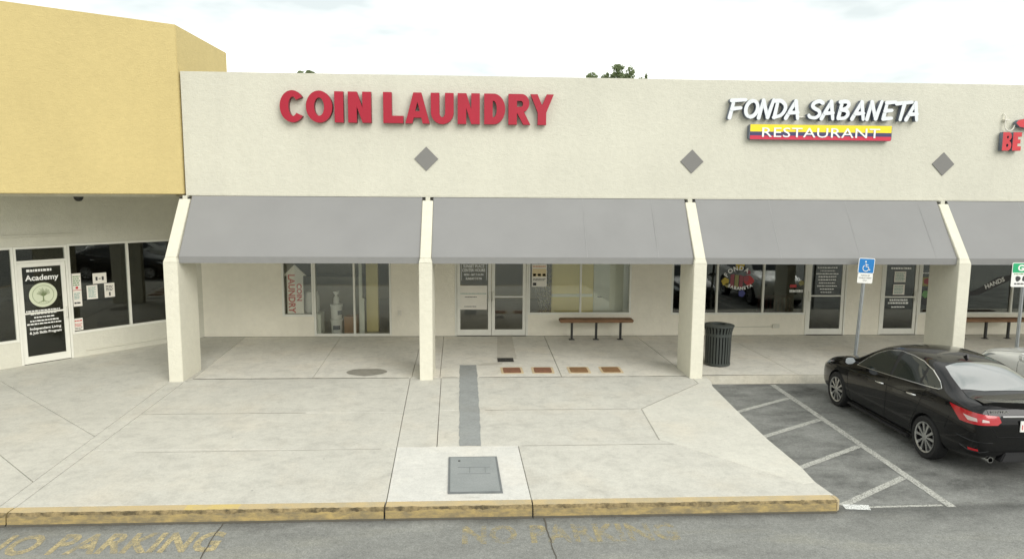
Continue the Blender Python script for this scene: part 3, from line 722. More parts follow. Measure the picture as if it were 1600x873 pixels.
# ------------------------------------------------------------------ yellow corner building (faces right-front)
TH = R(48)
yb_ = thing('corner_building', 'yellow stucco corner building with taller parapet, standing left of the long cream building', 'building')
P0 = Vector((-8.25, 0.85, 0))
def frame48(o): o.location = P0; o.rotation_euler = (0, 0, TH); return o
yh = [(-2.6, -0.60, 0.52, 2.53), (-0.60, 0.40, 0.0, 2.53), (0.40, 3.0, 0.53, 2.55)]
frame48(wall('storefront_wall', -8.0, 3.52, 0.0, 3.62, yh, 0, 0.16, M_cream, yb_))
YWL = frame48(window(yb_, -2.6, -0.60, 0.52, 2.53, 0, (-1.2,), M_glassy))
YWR = frame48(window(yb_, 0.40, 3.0, 0.53, 2.55, 0, (1.66,), M_glassy))
YD = frame48(door(yb_, -0.60, 0.40, 2.18, 0, +1, M_glassy, 1.10, 2.53))
frame48(MB().box(-3.0, 0.62, -0.05, -0.001, 2.74, 2.77).build('ledge', M_cream, yb_))
frame48(MB().box(0.66, 2.45, -0.018, -0.001, 0.12, 0.15).build('ledge', M_cream, yb_))
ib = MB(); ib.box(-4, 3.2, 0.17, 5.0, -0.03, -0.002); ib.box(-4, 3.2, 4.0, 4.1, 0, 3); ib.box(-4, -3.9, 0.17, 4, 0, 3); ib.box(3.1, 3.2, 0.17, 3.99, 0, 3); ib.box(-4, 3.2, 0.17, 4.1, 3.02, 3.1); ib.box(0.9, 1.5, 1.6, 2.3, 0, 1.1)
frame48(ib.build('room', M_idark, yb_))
# upper yellow block: face runs 34 degrees to the facade
e0 = Vector((-4.93, -0.05)); ed = Vector((2.33, 1.56)).normalized(); el = e0 - ed * 11.5
blk = [(el.x, el.y), (e0.x, e0.y), (-4.92, 2.8), (-4.92 - 8.0, 2.8 + 3.0), (el.x - 2, el.y + 6)]
yu = MB(); yu.prism(blk, 3.655, 6.97); yu.build('upper_fascia', M_yellow, yb_, bevel=0.012)
MB().prism([(el.x + 0.2, el.y + 0.3), (e0.x - 0.25, e0.y + 0.25), (-5.2, 3.36), (-6.3, 3.36), (-13.5, -4.5)], 3.60, 3.652).build('soffit', M_cream, yb_)
# lettering on its door and small prints
lb = MB(); gm = 0.026
def wtext(s, xc, z, size, parent, m, y, bold=0.0, sx=1.0, name='lettering', shear=0.0, fr=False, align='CENTER'):
    me = text_mesh(s, size, 0, bold, align, sx, shear); place_up(me, xc, y, z); o = link(name, setmat(me, m), parent); return o
def sub48(o): return o
yd = 0.024
wtext('Academy', -0.10, 1.80, 0.165, YD, M_vinyl, yd, 0.004, 1.0)
cb = MB(); cb.add([(-0.10 + 0.265 * math.cos(k * math.pi / 20), yd, 1.475 + 0.265 * math.sin(k * math.pi / 20)) for k in range(40)], [tuple(range(40))]); cb.build('tree_emblem', M_gvinyl, YD, fix=False)
tb = MB(); yt = yd - 0.003
ring = [(-0.10 + 0.20 * math.cos(k * math.pi / 18), yt, 1.48 + 0.20 * math.sin(k * math.pi / 18)) for k in range(37)]
tb.tube(ring, 0.004, 5); tb.tube([(-0.10, yt, 1.34), (-0.10, yt, 1.45), (-0.105, yt, 1.5)], [0.016, 0.010, 0.006], 5)
rnd = random.Random(5)
for k in range(16):
    a = R(10 + k * 10.5); r_ = rnd.uniform(0.09, 0.15)
    tb.tube([(-0.10, yt, 1.44), (-0.10 + 0.5 * r_ * math.cos(a), yt, 1.47 + 0.6 * r_ * math.sin(a)), (-0.10 + r_ * math.cos(a), yt, 1.48 + r_ * math.sin(a))], 0.004, 4)
for k in range(5): tb.tube([(-0.10, yt, 1.36), (-0.10 + (k - 2) * 0.05, yt, 1.31)], 0.004, 4)
tb.build('tree_emblem_lines', M_dgreen, YD)
for q in ((-0.44, 0.20, 1.13, 0.028, 1), (-0.36, 0.14, 1.06, 0.032, 2), (-0.30, 0.10, 0.985, 0.032, 3), (-0.38, 0.16, 0.91, 0.032, 4), (-0.44, 0.22, 0.845, 0.03, 5), (-0.38, 0.10, 1.985, 0.055, 6)):
    scribble(MB(), *q[:4], yd, q[4]).build('small_print', M_vinyl, YD, fix=False)
wtext('Independent Living', -0.10, 0.735, 0.078, YD, M_vinyl, yd, 0.002)
wtext('& Job Skills Program', -0.10, 0.645, 0.074, YD, M_vinyl, yd, 0.002)

def notice(name, label, x0, x1, z0, z1, y, m, inks, frame=None, seed=0, cat='notice', group=None):
    """sheet of paper fixed to the glass, 1 mm thick, with its print raised 1 mm"""
    o = MB().box(x0, x1, y - 0.0012, y, z0, z1).build(name, m); tag(o, label, cat, group)
    if frame: frame48(o)
    for (u0, u1, v0, v1, ink, lines) in inks:
        bb = MB(); X0, X1 = x0 + (x1 - x0) * u0, x0 + (x1 - x0) * u1; Z0, Z1 = z0 + (z1 - z0) * v0, z0 + (z1 - z0) * v1
        if lines == 0: bb.add([(X0, y - 0.0025, Z0), (X1, y - 0.0025, Z0), (X1, y - 0.0025, Z1), (X0, y - 0.0025, Z1)], [(0, 1, 2, 3)])
        else:
            for k in range(lines):
                zz = Z1 - (k + 0.8) * (Z1 - Z0) / lines; scribble(bb, X0, X1 - 0.02 * (k % 2), zz, (Z1 - Z0) / lines * 0.5, y - 0.0025, seed * 17 + k, gap=0.008)
        bb.build('print', ink, o, fix=False)
    return o
gy = 0.040
notice('poster', 'tall poster with green top and red band, beside the academy door', 0.475, 0.655, 1.14, 1.88, gy, M_paper, [(0.1, 0.9, 0.62, 0.94, M_greenink, 5), (0.02, 0.98, 0.485, 0.50, M_redink, 0), (0.36, 0.64, 0.53, 0.6, M_redink, 0), (0.12, 0.88, 0.06, 0.16, M_ink, 1), (0.15, 0.8, 0.22, 0.42, M_teal, 4)], True, 1, 'poster')
notice('notice_sheet', 'white notice with two dark figures, topmost beside the academy door', 0.90, 1.19, 1.61, 1.85, gy, M_paper, [(0.2, 0.35, 0.3, 0.65, M_ink, 0), (0.65, 0.8, 0.3, 0.65, M_ink, 0), (0.42, 0.58, 0.42, 0.5, M_ink, 0)], True, 2)
notice('notice_sheet', 'plain white sheet of fine print below the notice with two figures', 0.76, 0.985, 1.27, 1.585, gy, M_paper, [(0.15, 0.85, 0.12, 0.9, M_teal, 9)], True, 3)
notice('notice_sheet', 'white sheet with one dark mark, right-hand in the yellow building window', 1.13, 1.35, 1.275, 1.60, gy, M_paper, [(0.15, 0.85, 0.45, 0.85, M_ink, 4), (0.42, 0.58, 0.1, 0.36, M_ink, 0)], True, 4)
notice('notice_sheet', 'red printed notice low in the window beside the academy door', 0.46, 0.64, 0.60, 0.87, gy, M_paper, [(0.08, 0.92, 0.70, 0.92, M_redink, 1), (0.08, 0.9, 0.3, 0.6, M_redink, 3), (0.1, 0.9, 0.06, 0.26, M_ink, 2)], True, 5)
o = MB().lathe([(0.0, -0.12), (0.05, -0.11), (0.085, -0.07), (0.095, -0.03), (0.095, 0.0), (0.0, 0.0)], (0, 0, 0), n=20).build('security_camera', M_blackm, smooth=True)
cpos = P0 + Matrix.Rotation(TH, 3, 'Z') @ Vector((0.56, -0.42, 3.598)); o.location = cpos
tag(o, 'small dark dome camera under the yellow fascia', 'camera')

# ------------------------------------------------------------------ signs on the fascia
def arc(cx, cy, rx, ry, a0, a1, n=18): return [(cx + rx * math.cos(R(a0 + (a1 - a0) * k / n)), cy + ry * math.sin(R(a0 + (a1 - a0) * k / n))) for k in range(n + 1)]
def bold_glyph(ch, w_, h):
    t = 0.285 * h
    if ch == 'C':
        o_ = arc(w_ / 2, h / 2, w_ / 2, h * 0.515, 36, 324, 30); i_ = arc(w_ / 2 + 0.02 * w_, h / 2, w_ / 2 - t * 0.93, h * 0.515 - t * 0.72, 318, 42, 26); return [o_ + i_]
    if ch == 'O': return [arc(w_ / 2, h / 2, w_ / 2, h * 0.515, 0, 351, 39), arc(w_ / 2, h / 2, w_ / 2 - t * 0.93, h * 0.515 - t * 0.78, 0, 351, 39)]
    if ch == 'I': return [[(0, 0), (w_, 0), (w_, h), (0, h)]]
    if ch == 'N': return [[(0, 0), (t, 0), (t, h * 0.52), (w_ - t, 0), (w_, 0), (w_, h), (w_ - t, h), (w_ - t, h * 0.48), (t * 1.02, h), (0, h)]]
    if ch == 'L': return [[(0, 0), (w_, 0), (w_, h * 0.24), (t * 0.98, h * 0.24), (t * 0.98, h), (0, h)]]
    if ch == 'A': return [[(0, 0), (0.29 * w_, 0), (0.345 * w_, 0.19 * h), (0.655 * w_, 0.19 * h), (0.71 * w_, 0), (w_, 0), (0.665 * w_, h), (0.335 * w_, h)], [(0.405 * w_, 0.40 * h), (0.595 * w_, 0.40 * h), (0.5 * w_, 0.70 * h)]]
    if ch == 'U': return [[(0, h)] + arc(w_ / 2, 0.37 * h, w_ / 2, 0.385 * h, 180, 360) + [(w_, h), (w_ - t, h)] + arc(w_ / 2, 0.37 * h, w_ / 2 - t, 0.16 * h, 360, 180) + [(t, h)]]
    if ch == 'D': return [[(0, 0)] + arc(0.44 * w_, h / 2, 0.56 * w_, h / 2, -90, 90) + [(0, h)], [(t, 0.235 * h)] + arc(0.44 * w_, h / 2, 0.56 * w_ - t, 0.265 * h, -90, 90) + [(t, 0.765 * h)]]
    if ch == 'R': return [[(0, 0), (t, 0), (t, 0.37 * h), (max(t * 1.04, 0.40 * w_), 0.37 * h), (0.68 * w_, 0), (w_, 0), (0.70 * w_, 0.43 * h)] + arc(0.60 * w_, 0.70 * h, 0.345 * w_, 0.30 * h, -60, 90) + [(0, h)], [(t, 0.585 * h)] + arc(0.57 * w_, 0.68 * h, 0.09 * w_, 0.095 * h, -90, 90, 10) + [(t, 0.775 * h)]]
    if ch == 'Y': return [[(w_ / 2 - t / 2, 0), (w_ / 2 + t / 2, 0), (w_ / 2 + t / 2, 0.40 * h), (w_, h), (w_ * 0.70, h), (w_ / 2, 0.64 * h), (w_ * 0.30, h), (0, h), (w_ / 2 - t / 2, 0.40 * h)]]
    if ch == 'B': return [[(0, 0)] + arc(0.62 * w_, 0.27 * h, 0.38 * w_, 0.27 * h, -90, 80) + arc(0.60 * w_, 0.76 * h, 0.36 * w_, 0.24 * h, -70, 90) + [(0, h)], arc(0.55 * w_, 0.28 * h, 0.12 * w_, 0.09 * h, 0, 340, 17), arc(0.55 * w_, 0.73 * h, 0.10 * w_, 0.08 * h, 0, 340, 17)]
    if ch == 'E': return [[(0, 0), (w_, 0), (w_, .24 * h), (t, .24 * h), (t, .39 * h), (.9 * w_, .39 * h), (.9 * w_, .61 * h), (t, .61 * h), (t, .76 * h), (w_, .76 * h), (w_, h), (0, h)]]
sg = thing('channel_letter_sign', 'big red channel letters reading COIN LAUNDRY on the cream fascia', 'sign', (-0.18, 0, 5.11))
for ch, a, c in zip('COINLAUNDRY', (118, 247, 388, 455, 630, 740, 868, 1003, 1137, 1260, 1372), (242, 377, 432, 570, 730, 862, 983, 1115, 1244, 1372, 1490)):
    x0 = -2.93 + (a - 118) * 0.004009; x1 = -2.93 + (c - 118) * 0.004009
    me = loops_mesh(bold_glyph(ch, x1 - x0, 0.61), 0.12); place_up(me, x0 + 0.18, -0.085, 0.0)
    link('letter', two_tone(me, M_red, M_redret), sg)
# brushed white letters
def strokes(ch):
    ov = lambda cx, cy, rx, ry, a0, a1, n=16: [(cx + rx * math.cos(R(a0 + (a1 - a0) * k / n)), cy + ry * math.sin(R(a0 + (a1 - a0) * k / n))) for k in range(n + 1)]
    return {'F': [[(0.12, 0.02), (0.2, 0.93)], [(0.06, 0.92), (0.5, 0.95), (0.92, 0.97)], [(0.16, 0.48), (0.70, 0.54)]],
            'O': [ov(0.48, 0.5, 0.36, 0.42, 95, 282, 9), ov(0.48, 0.5, 0.36, 0.42, 270, 465, 9)],
            'N': [[(0.10, 0.03), (0.20, 0.95)], [(0.20, 0.95), (0.66, 0.06)], [(0.66, 0.06), (0.84, 0.98)]],
            'D': [[(0.16, 0.06), (0.2, 0.92)], [(0.03, 0.93), (0.42, 0.93), (0.76, 0.72), (0.80, 0.46), (0.58, 0.18), (0.10, 0.06)]],
            'A': [[(0.04, 0.03), (0.50, 0.94)], [(0.50, 0.94), (0.84, 0.02)], [(0.22, 0.32), (0.78, 0.34)]],
            'S': [[(0.80, 0.86), (0.56, 0.95), (0.24, 0.86), (0.16, 0.68), (0.36, 0.55), (0.64, 0.44), (0.74, 0.26), (0.52, 0.08), (0.14, 0.10), (0.02, 0.2)]],
            'B': [[(0.14, 0.05), (0.2, 0.92)], [(0.06, 0.92), (0.52, 0.95), (0.74, 0.80), (0.58, 0.60), (0.24, 0.52)], [(0.24, 0.52), (0.64, 0.46), (0.80, 0.28), (0.60, 0.08), (0.12, 0.05)]],
            'E': [[(0.16, 0.06), (0.22, 0.92)], [(0.18, 0.92), (0.86, 0.96)], [(0.18, 0.48), (0.70, 0.52)], [(0.14, 0.06), (0.78, 0.10)]],
            'T': [[(0.0, 0.88), (0.5, 0.93), (1.0, 0.97)], [(0.52, 0.93), (0.44, 0.03)]]}[ch]
def stroke_poly(pts, r0, r1):
    """outline of a tapered stroke with rounded ends"""
    P = [Vector(p) for p in pts]; n = len(P); Lf, Rt = [], []
    for i in range(n):
        t = (P[min(i + 1, n - 1)] - P[max(i - 1, 0)]).normalized(); nn = Vector((-t.y, t.x)); r = r0 + (r1 - r0) * i / (n - 1)
        Lf.append(P[i] + nn * r); Rt.append(P[i] - nn * r)
    def cap(c, frm, r): return [c + Vector((math.cos(frm - math.pi * k / 6), math.sin(frm - math.pi * k / 6))) * r for k in range(1, 6)]
    te = (P[-1] - P[-2]).normalized(); ts = (P[1] - P[0]).normalized()
    out = Lf + cap(P[-1], math.atan2(te.x, -te.y), r1) + Rt[::-1] + cap(P[0], math.atan2(-ts.x, ts.y), r0)
    return [(p.x, p.y) for p in out]
sg2 = thing('brush_letter_sign', 'white brush style letters reading FONDA SABANETA with blue grey sides on the fascia', 'sign', (8.2, 0, 5.28))
for ch, a, c in zip('FONDASABANETA', (42, 155, 268, 382, 485, 662, 762, 882, 1000, 1110, 1232, 1330, 1425), (165, 278, 388, 492, 600, 775, 872, 985, 1110, 1228, 1332, 1448, 1530)):
    x0 = 6.21 + (a - 50) / 1490 * 4.09 - 8.2; wd = (c - a) / 1490 * 4.09; h = 0.385; bb = MB(); lay = 0
    for st in strokes(ch):
        pts = [((px * wd + 0.15 * py * h), py * h + 0.02) for px, py in st]
        # resample for smooth curves
        sm = []
        if len(pts) > 3:
            for i in range(len(pts) - 1):
                p0, p1_, p2_, p3_ = pts[max(i - 1, 0)], pts[i], pts[i + 1], pts[min(i + 2, len(pts) - 1)]
                for k in range(4):
                    q = k / 4; sm.append(tuple(0.5 * ((2 * p1_[d]) + (-p0[d] + p2_[d]) * q + (2 * p0[d] - 5 * p1_[d] + 4 * p2_[d] - p3_[d]) * q * q + (-p0[d] + 3 * p1_[d] - 3 * p2_[d] + p3_[d]) * q ** 3) for d in (0, 1)))
            sm.append(pts[-1])
        else: sm = pts
        me = loops_mesh([stroke_poly(sm, 0.041, 0.033)], 0.11 + lay * 0.003); lay += 1
        place_up(me, x0, -0.085 - lay * 0.0015, 0.0); bb.add([v.co for v in me.vertices], [tuple(p.vertices) for p in me.polygons]); bpy.data.meshes.remove(me)
    o = bb.build('letter', M_silver, sg2, fix=False); two_tone(o.data, M_silver, M_ret)
MB().box(-0.55, -0.30, -0.05, -0.03, 0.06, 0.085).build('raceway', M_conduit, sg2)
rs = thing('sign_box', 'yellow, blue and red striped box sign reading RESTAURANT under the white brush letters', 'sign', (8.2, 0, 4.87))
x0, x1, hh = -1.53, 1.52, 0.315
bx = MB(); bx.prism([(x0, 0.03), (x0 + 0.03, 0), (x1 - 0.03, 0), (x1, 0.03), (x1, hh - 0.03), (x1 - 0.03, hh), (x0 + 0.03, hh), (x0, hh - 0.03)], -0.13, -0.004, 'y'); bx.build('case', M_ret, rs)
for za, zb, m_ in ((hh * 0.52, hh - 0.004, M_fyel), (hh * 0.27, hh * 0.52, M_fblue), (0.004, hh * 0.27, M_fred)):
    MB().add([(x0 + 0.012, -0.134, za), (x1 - 0.012, -0.134, za), (x1 - 0.012, -0.134, zb), (x0 + 0.012, -0.134, zb)], [(0, 1, 2, 3)]).build('stripe', m_, rs, fix=False)
me = text_mesh('RESTAURANT', 0.28, 0.012, 0.0, 'CENTER', 1.0, 0, 1.05); xs = [v.co.x for v in me.vertices]; sc_ = 2.52 / (max(xs) - min(xs))
me.transform(Matrix.Diagonal((sc_, 1, 1, 1))); place_up(me, -0.02, -0.142, 0.055); link('lettering', setmat(me, M_white), rs)
# red sign cut by the right edge
s3 = thing('channel_letter_sign', 'weathered red channel letters beginning BE, at the right edge of the fascia', 'sign', (12.15, 0, 4.70))
for ch, xa, wd in (('B', 0.0, 0.20), ('E', 0.225, 0.19)):
    me = loops_mesh(bold_glyph(ch, wd, 0.385), 0.11); place_up(me, xa, -0.08, 0.0); link('letter', two_tone(me, M_red2, M_ret), s3)
s4 = thing('channel_letter_sign', 'red pointed channel letter above the letters BE at the right edge', 'sign', (12.42, 0, 5.22))
me = loops_mesh([[(0, 0.06), (0.05, 0.12), (0.3, 0.17), (0.6, 0.17), (0.62, 0.02), (0.3, -0.06), (0.08, -0.02)]], 0.10); place_up(me, 0, -0.08, 0); link('letter', two_tone(me, M_red2, M_ret), s4)
cv = MB(); cv.tube([(12.21, -0.02, 5.48), (12.22, -0.07, 5.43), (12.22, -0.07, 5.24)] + [(12.32 + 0.10 * math.cos(R(a)), -0.07, 5.22 + 0.10 * math.sin(R(a))) for a in range(180, 350, 20)] + [(12.44, -0.07, 5.24)], 0.013)
cv.box(12.20, 12.30, -0.09, -0.002, 5.33, 5.36)
tag(cv.build('cable_conduit', M_conduit), 'white looped cable conduit above the red letters on the fascia', 'conduit')

# ------------------------------------------------------------------ lettering on main storefront glass
dyl = YW + 0.024
for i, s in enumerate(('SUNSET PLACE', 'CENTER HOURS', 'MON - SAT 7-10 PM', 'SUNDAY 7-9 PM')):
    wtext(s, 0.94, 1.80 - i * 0.105, 0.105 if i < 2 else 0.075, DA, M_vinyl, dyl, 0.003, 0.78)
fbm = MB()
for (a, c, d, e) in ((0.62, 1.28, 1.895, 1.905), (0.62, 0.63, 1.47, 1.895), (1.27, 1.28, 1.47, 1.895)): fbm.add([(a, dyl, d), (c, dyl, d), (c, dyl, e), (a, dyl, e)], [(0, 1, 2, 3)])
fbm.build('lettering_border', M_vinyl, DA, fix=False)
notice('notice_sheet', 'large white paper notice with green line taped on the double door', 0.585, 1.285, 0.70, 1.33, YW + 0.020, M_paper, [(0.02, 0.98, 0.64, 0.70, M_teal, 1), (0.18, 0.62, 0.50, 0.56, M_ink, 1), (0.16, 0.6, 0.1, 0.16, M_ink, 1)], None, 6)
notice('poster', 'poster with orange heading and three dark hands, right of the double door', 2.455, 2.845, 1.30, 1.89, YW + 0.036, M_paper, [(0.04, 0.96, 0.45, 0.80, M_paper2, 0), (0.06, 0.94, 0.86, 0.95, M_orange, 1), (0.08, 0.28, 0.47, 0.58, M_ink, 0), (0.4, 0.6, 0.47, 0.58, M_ink, 0), (0.72, 0.92, 0.47, 0.58, M_ink, 0), (0.08, 0.30, 0.05, 0.18, M_ink, 0), (0.08, 0.92, 0.26, 0.38, M_ink, 2)], None, 7, 'poster')
# restaurant window emblem
we = YW + 0.040
em = MB()
def blob(b_, cx, cz, r, seed, mi=0, y=we, lob=5):
    rnd = random.Random(seed); ph = rnd.uniform(0, 6)
    b_.add([(cx + r * (1 + 0.09 * math.sin(lob * k * math.pi / 12 + ph)) * math.cos(k * math.pi / 12), y, cz + r * (1 + 0.09 * math.sin(lob * k * math.pi / 12 + ph)) * math.sin(k * math.pi / 12)) for k in range(24)], [tuple(range(24))], mi)
blob(em, 7.98, 1.88, 0.12, 1, 0); blob(em, 7.60, 1.44, 0.10, 2, 0); blob(em, 7.66, 1.34, 0.06, 12, 5); blob(em, 8.24, 1.46, 0.13, 3, 1, lob=4); blob(em, 8.16, 1.52, 0.08, 8, 3, we - 0.001)
blob(em, 8.06, 1.12, 0.09, 4, 2); blob(em, 8.22, 1.68, 0.06, 5, 4, lob=3)
for k, (xx, mi) in enumerate(((7.78, 3), (7.90, 5), (8.02, 4))): em.add([(xx - 0.05, we - 0.002, 1.30), (xx + 0.05, we - 0.002, 1.28), (xx + 0.06, we - 0.002, 1.64 - 0.03 * k), (xx - 0.04, we - 0.002, 1.62)], [(0, 1, 2, 3)], mi)
em.build('window_emblem', [M_wyel, M_wred, M_wblue, M_wmau, M_wmau, M_wol], W3, fix=False)
def arc_text(s, cx, cz, r, a0, a1, size, flip=False):
    out = []
    for i, ch in enumerate(s):
        a = R(a0 + (a1 - a0) * i / (len(s) - 1)); me = text_mesh(ch, size, 0, 0.005, 'CENTER')
        rot = (a - math.pi / 2) if not flip else (a + math.pi / 2)
        me.transform(Matrix.Translation((cx + r * math.cos(a), cz + r * math.sin(a), 0)) @ Matrix.Rotation(rot, 4, 'Z')); out.append(me)
    bb = join_mesh(out); o = bb.build('lettering', M_vinyl, W3, fix=False); o.data.transform(Matrix.Translation((0, we - 0.004, 0)) @ UPRIGHT); return o
arc_text('FONDA', 7.96, 1.38, 0.36, 146, 60, 0.165)
arc_text('SABANETA', 8.00, 1.90, 0.68, 243, 297, 0.115, True)
st = MB(); st.add([(9.36, we, 1.28), (9.54, we, 1.28), (9.54, we, 1.36), (9.36, we, 1.36)], [(0, 1, 2, 3)], 0); scribble(st, 9.36, 9.72, 1.15, 0.075, we, 3, 1); blob(st, 9.67, 1.40, 0.07, 6, 2)
st.build('window_sticker', [M_wred, M_vinyl, M_wol], W3, fix=False)
lb = MB(); dy2 = YW + 0.024
for i, (a, c, h) in enumerate(((10.08, 10.62, .05), (10.16, 10.56, .04), (10.05, 10.66, .05), (10.12, 10.6, .06), (10.12, 10.6, .06), (10.14, 10.58, .05), (10.10, 10.64, .05), (10.18, 10.58, .05), (10.2, 10.5, .04))):
    scribble(MB(), a, c, 1.80 - i * 0.082, h * 0.62, dy2, 30 + i).build('small_print', M_vinyl, D2, fix=False)
for q in ((12.12, 12.62, 0.92, 0.05, 50), (12.08, 12.66, 0.84, 0.05, 51), (12.18, 12.55, 0.74, 0.035, 52), (12.10, 12.66, 1.78, 0.05, 53)): scribble(MB(), *q[:4], dy2, q[4]).build('small_print', M_vinyl, D3, fix=False)
notice('notice_sheet', 'upper of two white sheets on the shop door beside the right-hand pier', 12.20, 12.52, 1.43, 1.72, YW + 0.020, M_paper, [(0.1, 0.9, 0.1, 0.9, M_teal, 6)], None, 8)
notice('notice_sheet', 'lower of two white sheets on the shop door beside the right-hand pier', 12.19, 12.51, 1.09, 1.37, YW + 0.020, M_paper, [(0.1, 0.9, 0.1, 0.9, M_teal, 6)], None, 9)
st = MB(); st.add([(13.0, we, 1.32), (13.24, we, 1.32), (13.24, we, 1.56), (13.0, we, 1.56)], [(0, 1, 2, 3)], 0); blob(st, 13.12, 1.45, .08, 4, 1, we - .001); blob(st, 13.12, 1.1, .1, 5, 2); blob(st, 13.12, 0.9, .1, 6, 3, lob=3); scribble(st, 13.0, 13.26, 1.66, .03, we, 9, 4)
st.build('window_sticker', [M_wol, M_wmau, M_greenink, M_ink, M_vinyl], W4, fix=False)
st = MB(); st.add([(14.1, we, 1.02), (14.6, we, 1.08), (15.45, we, 1.48), (15.45, we, 1.62), (15.1, we, 1.56), (14.5, we, 1.2), (14.1, we, 1.12)], [tuple(range(7))], 0); st.add([(15.58, we, 1.52), (16.6, we, 1.9), (16.6, we, 2.06), (15.58, we, 1.68)], [(0, 1, 2, 3)], 0)
so_ = st.build('window_decal', [M_ink], W5, fix=False)
me = text_mesh('HANDS', 0.17, 0, 0.004, 'LEFT', 1.0); me.transform(Matrix.Rotation(R(23), 4, 'Z')); place_up(me, 14.78, we - 0.003, 1.24); link('lettering', setmat(me, M_vinyl), W5)

# ------------------------------------------------------------------ things behind the laundry windows
ar = thing('arrow_sign', 'upright white arrow board with red words COIN LAUNDRY, inside the left laundry window', 'sign', (-3.66, YW + 0.10, 0.59))
MB().prism([(-0.21, 0.0), (0.21, 0.0), (0.21, 0.98), (0.30, 0.98), (0.0, 1.27), (-0.30, 0.98), (-0.21, 0.98)], 0.0, 0.02, 'y').build('board', M_arrow, ar)
for s, xo, z0_, sz, ln in (('LAUNDRY', -0.165, 1.02, 0.235, 1.0), ('COIN', 0.045, 0.78, 0.175, 0.45)):
    me = text_mesh(s, sz, 0.004, 0.006, 'LEFT'); xs = [v.co.x for v in me.vertices]; k = ln / (max(xs) - min(xs))
    me.transform(Matrix.Rotation(-math.pi / 2, 4, 'Z') @ Matrix.Diagonal((k, 1, 1, 1))); place_up(me, xo, -0.004, z0_); link('lettering', setmat(me, M_arrowred), ar)
def pail(x, y, z, label):
    p = thing('plastic_pail', label, 'pail', (x, y, z), 0, 'white pails in the laundry window')
    MB().lathe([(0.0, 0), (0.135, 0), (0.15, 0.34), (0.158, 0.345), (0.158, 0.36), (0.0, 0.36)], n=28).build('tub', M_pail, p, smooth=True)
    MB().lathe([(0.0, 0.392), (0.16, 0.39), (0.166, 0.38), (0.166, 0.345), (0.16, 0.345)], n=28).build('lid', M_pail, p, smooth=True)
    lab = MB(); vs = []
    for k in range(9):
        a = R(-120 + 75 * k / 8); vs += [(0.150 * math.cos(a), 0.150 * math.sin(a), 0.12), (0.152 * math.cos(a), 0.152 * math.sin(a), 0.23)]
    lab.add(vs, [(2 * i, 2 * i + 2, 2 * i + 3, 2 * i + 1) for i in range(8)]); lab.build('product_label', M_ret, p)
    return p
pail(-2.68, YW + 0.42, 0.0, 'lower white plastic pail standing on the floor inside the laundry window')
p2_ = pail(-2.68, YW + 0.42, 0.395, 'upper white plastic pail stacked on the lower pail inside the laundry window'); p2_.rotation_euler.z = 0.9
jg = thing('pump_bottle', 'clear white pump bottle on top of the stacked pails', 'bottle', (-2.68, YW + 0.42, 0.79))
MB().lathe([(0.0, 0), (0.075, 0), (0.075, 0.16), (0.03, 0.22), (0.03, 0.25), (0.0, 0.25)], n=20).build('bottle', M_pail, jg, smooth=True)
MB().lathe([(0.0, 0.25), (0.05, 0.25), (0.085, 0.32), (0.085, 0.34), (0.0, 0.34)], n=20).build('pump_head', M_pail, jg, smooth=True)
o = MB().box(-2.47, -2.14, 3.72, 4.05, 0.0, 0.46).build('cardboard_box', M_card, bevel=0.004); tag(o, 'brown cardboard box on the floor right of the white pails', 'box')
o = MB().lathe([(0.0, 0), (0.17, 0.01), (0.20, 0.1), (0.20, 0.42), (0.16, 0.56), (0.06, 0.60), (0.0, 0.60)], (-3.32, YW + 0.42, 0.56), n=24).build('laundry_bag', M_pail, smooth=True); tag(o, 'round white bag beside the arrow board in the laundry window', 'bag')
o = MB().box(-3.6, -3.05, YW + 0.2, YW + 0.66, 0.0, 0.555).build('low_cabinet', M_idoor, bevel=0.005); tag(o, 'low white cabinet under the white bag behind the wall', 'cabinet')
# gathered net curtain
cu = MB(); n = 60; vs = []; fs = []
for i in range(n + 1):
    for k in range(12):
        u = i / n; z = 2.4 - k / 11 * 1.8; pinch = 1 - 0.35 * (k / 11)
        vs.append((2.40 + (0.58 - 0.30 * (k / 11) ** 2) * u + 0.30 * (k / 11) ** 2, YW + 0.22 + 0.03 * math.sin(u * 42), z))
for i in range(n):
    for k in range(11): fs.append((i * 12 + k, (i + 1) * 12 + k, (i + 1) * 12 + k + 1, i * 12 + k + 1))
cu.add(vs, fs)
def net():
    m = mat('net_curtain', lin(150, 146, 134), 0.9); v = coords(m, (60, 1, 42), world=False)
    ck = N(m, 'ShaderNodeTexVoronoi'); ck.inputs['Scale'].default_value = 0.35; L(m, v, ck.inputs['Vector'])
    k = ramp(m, ck.outputs['Distance'], [(0.35, g3(0.12)), (0.55, g3(0.9))]); tr = N(m, 'ShaderNodeBsdfTransparent'); ms = N(m, 'ShaderNodeMixShader')
    L(m, k, ms.inputs[0]); L(m, tr.outputs[0], ms.inputs[1]); L(m, bsdf(m).outputs[0], ms.inputs[2]); L(m, ms.outputs[0], m.node_tree.nodes['Material Output'].inputs['Surface']); return m
tag(cu.build('net_curtain', net(), smooth=True), 'grey net curtain gathered behind the window right of the double door', 'curtain')

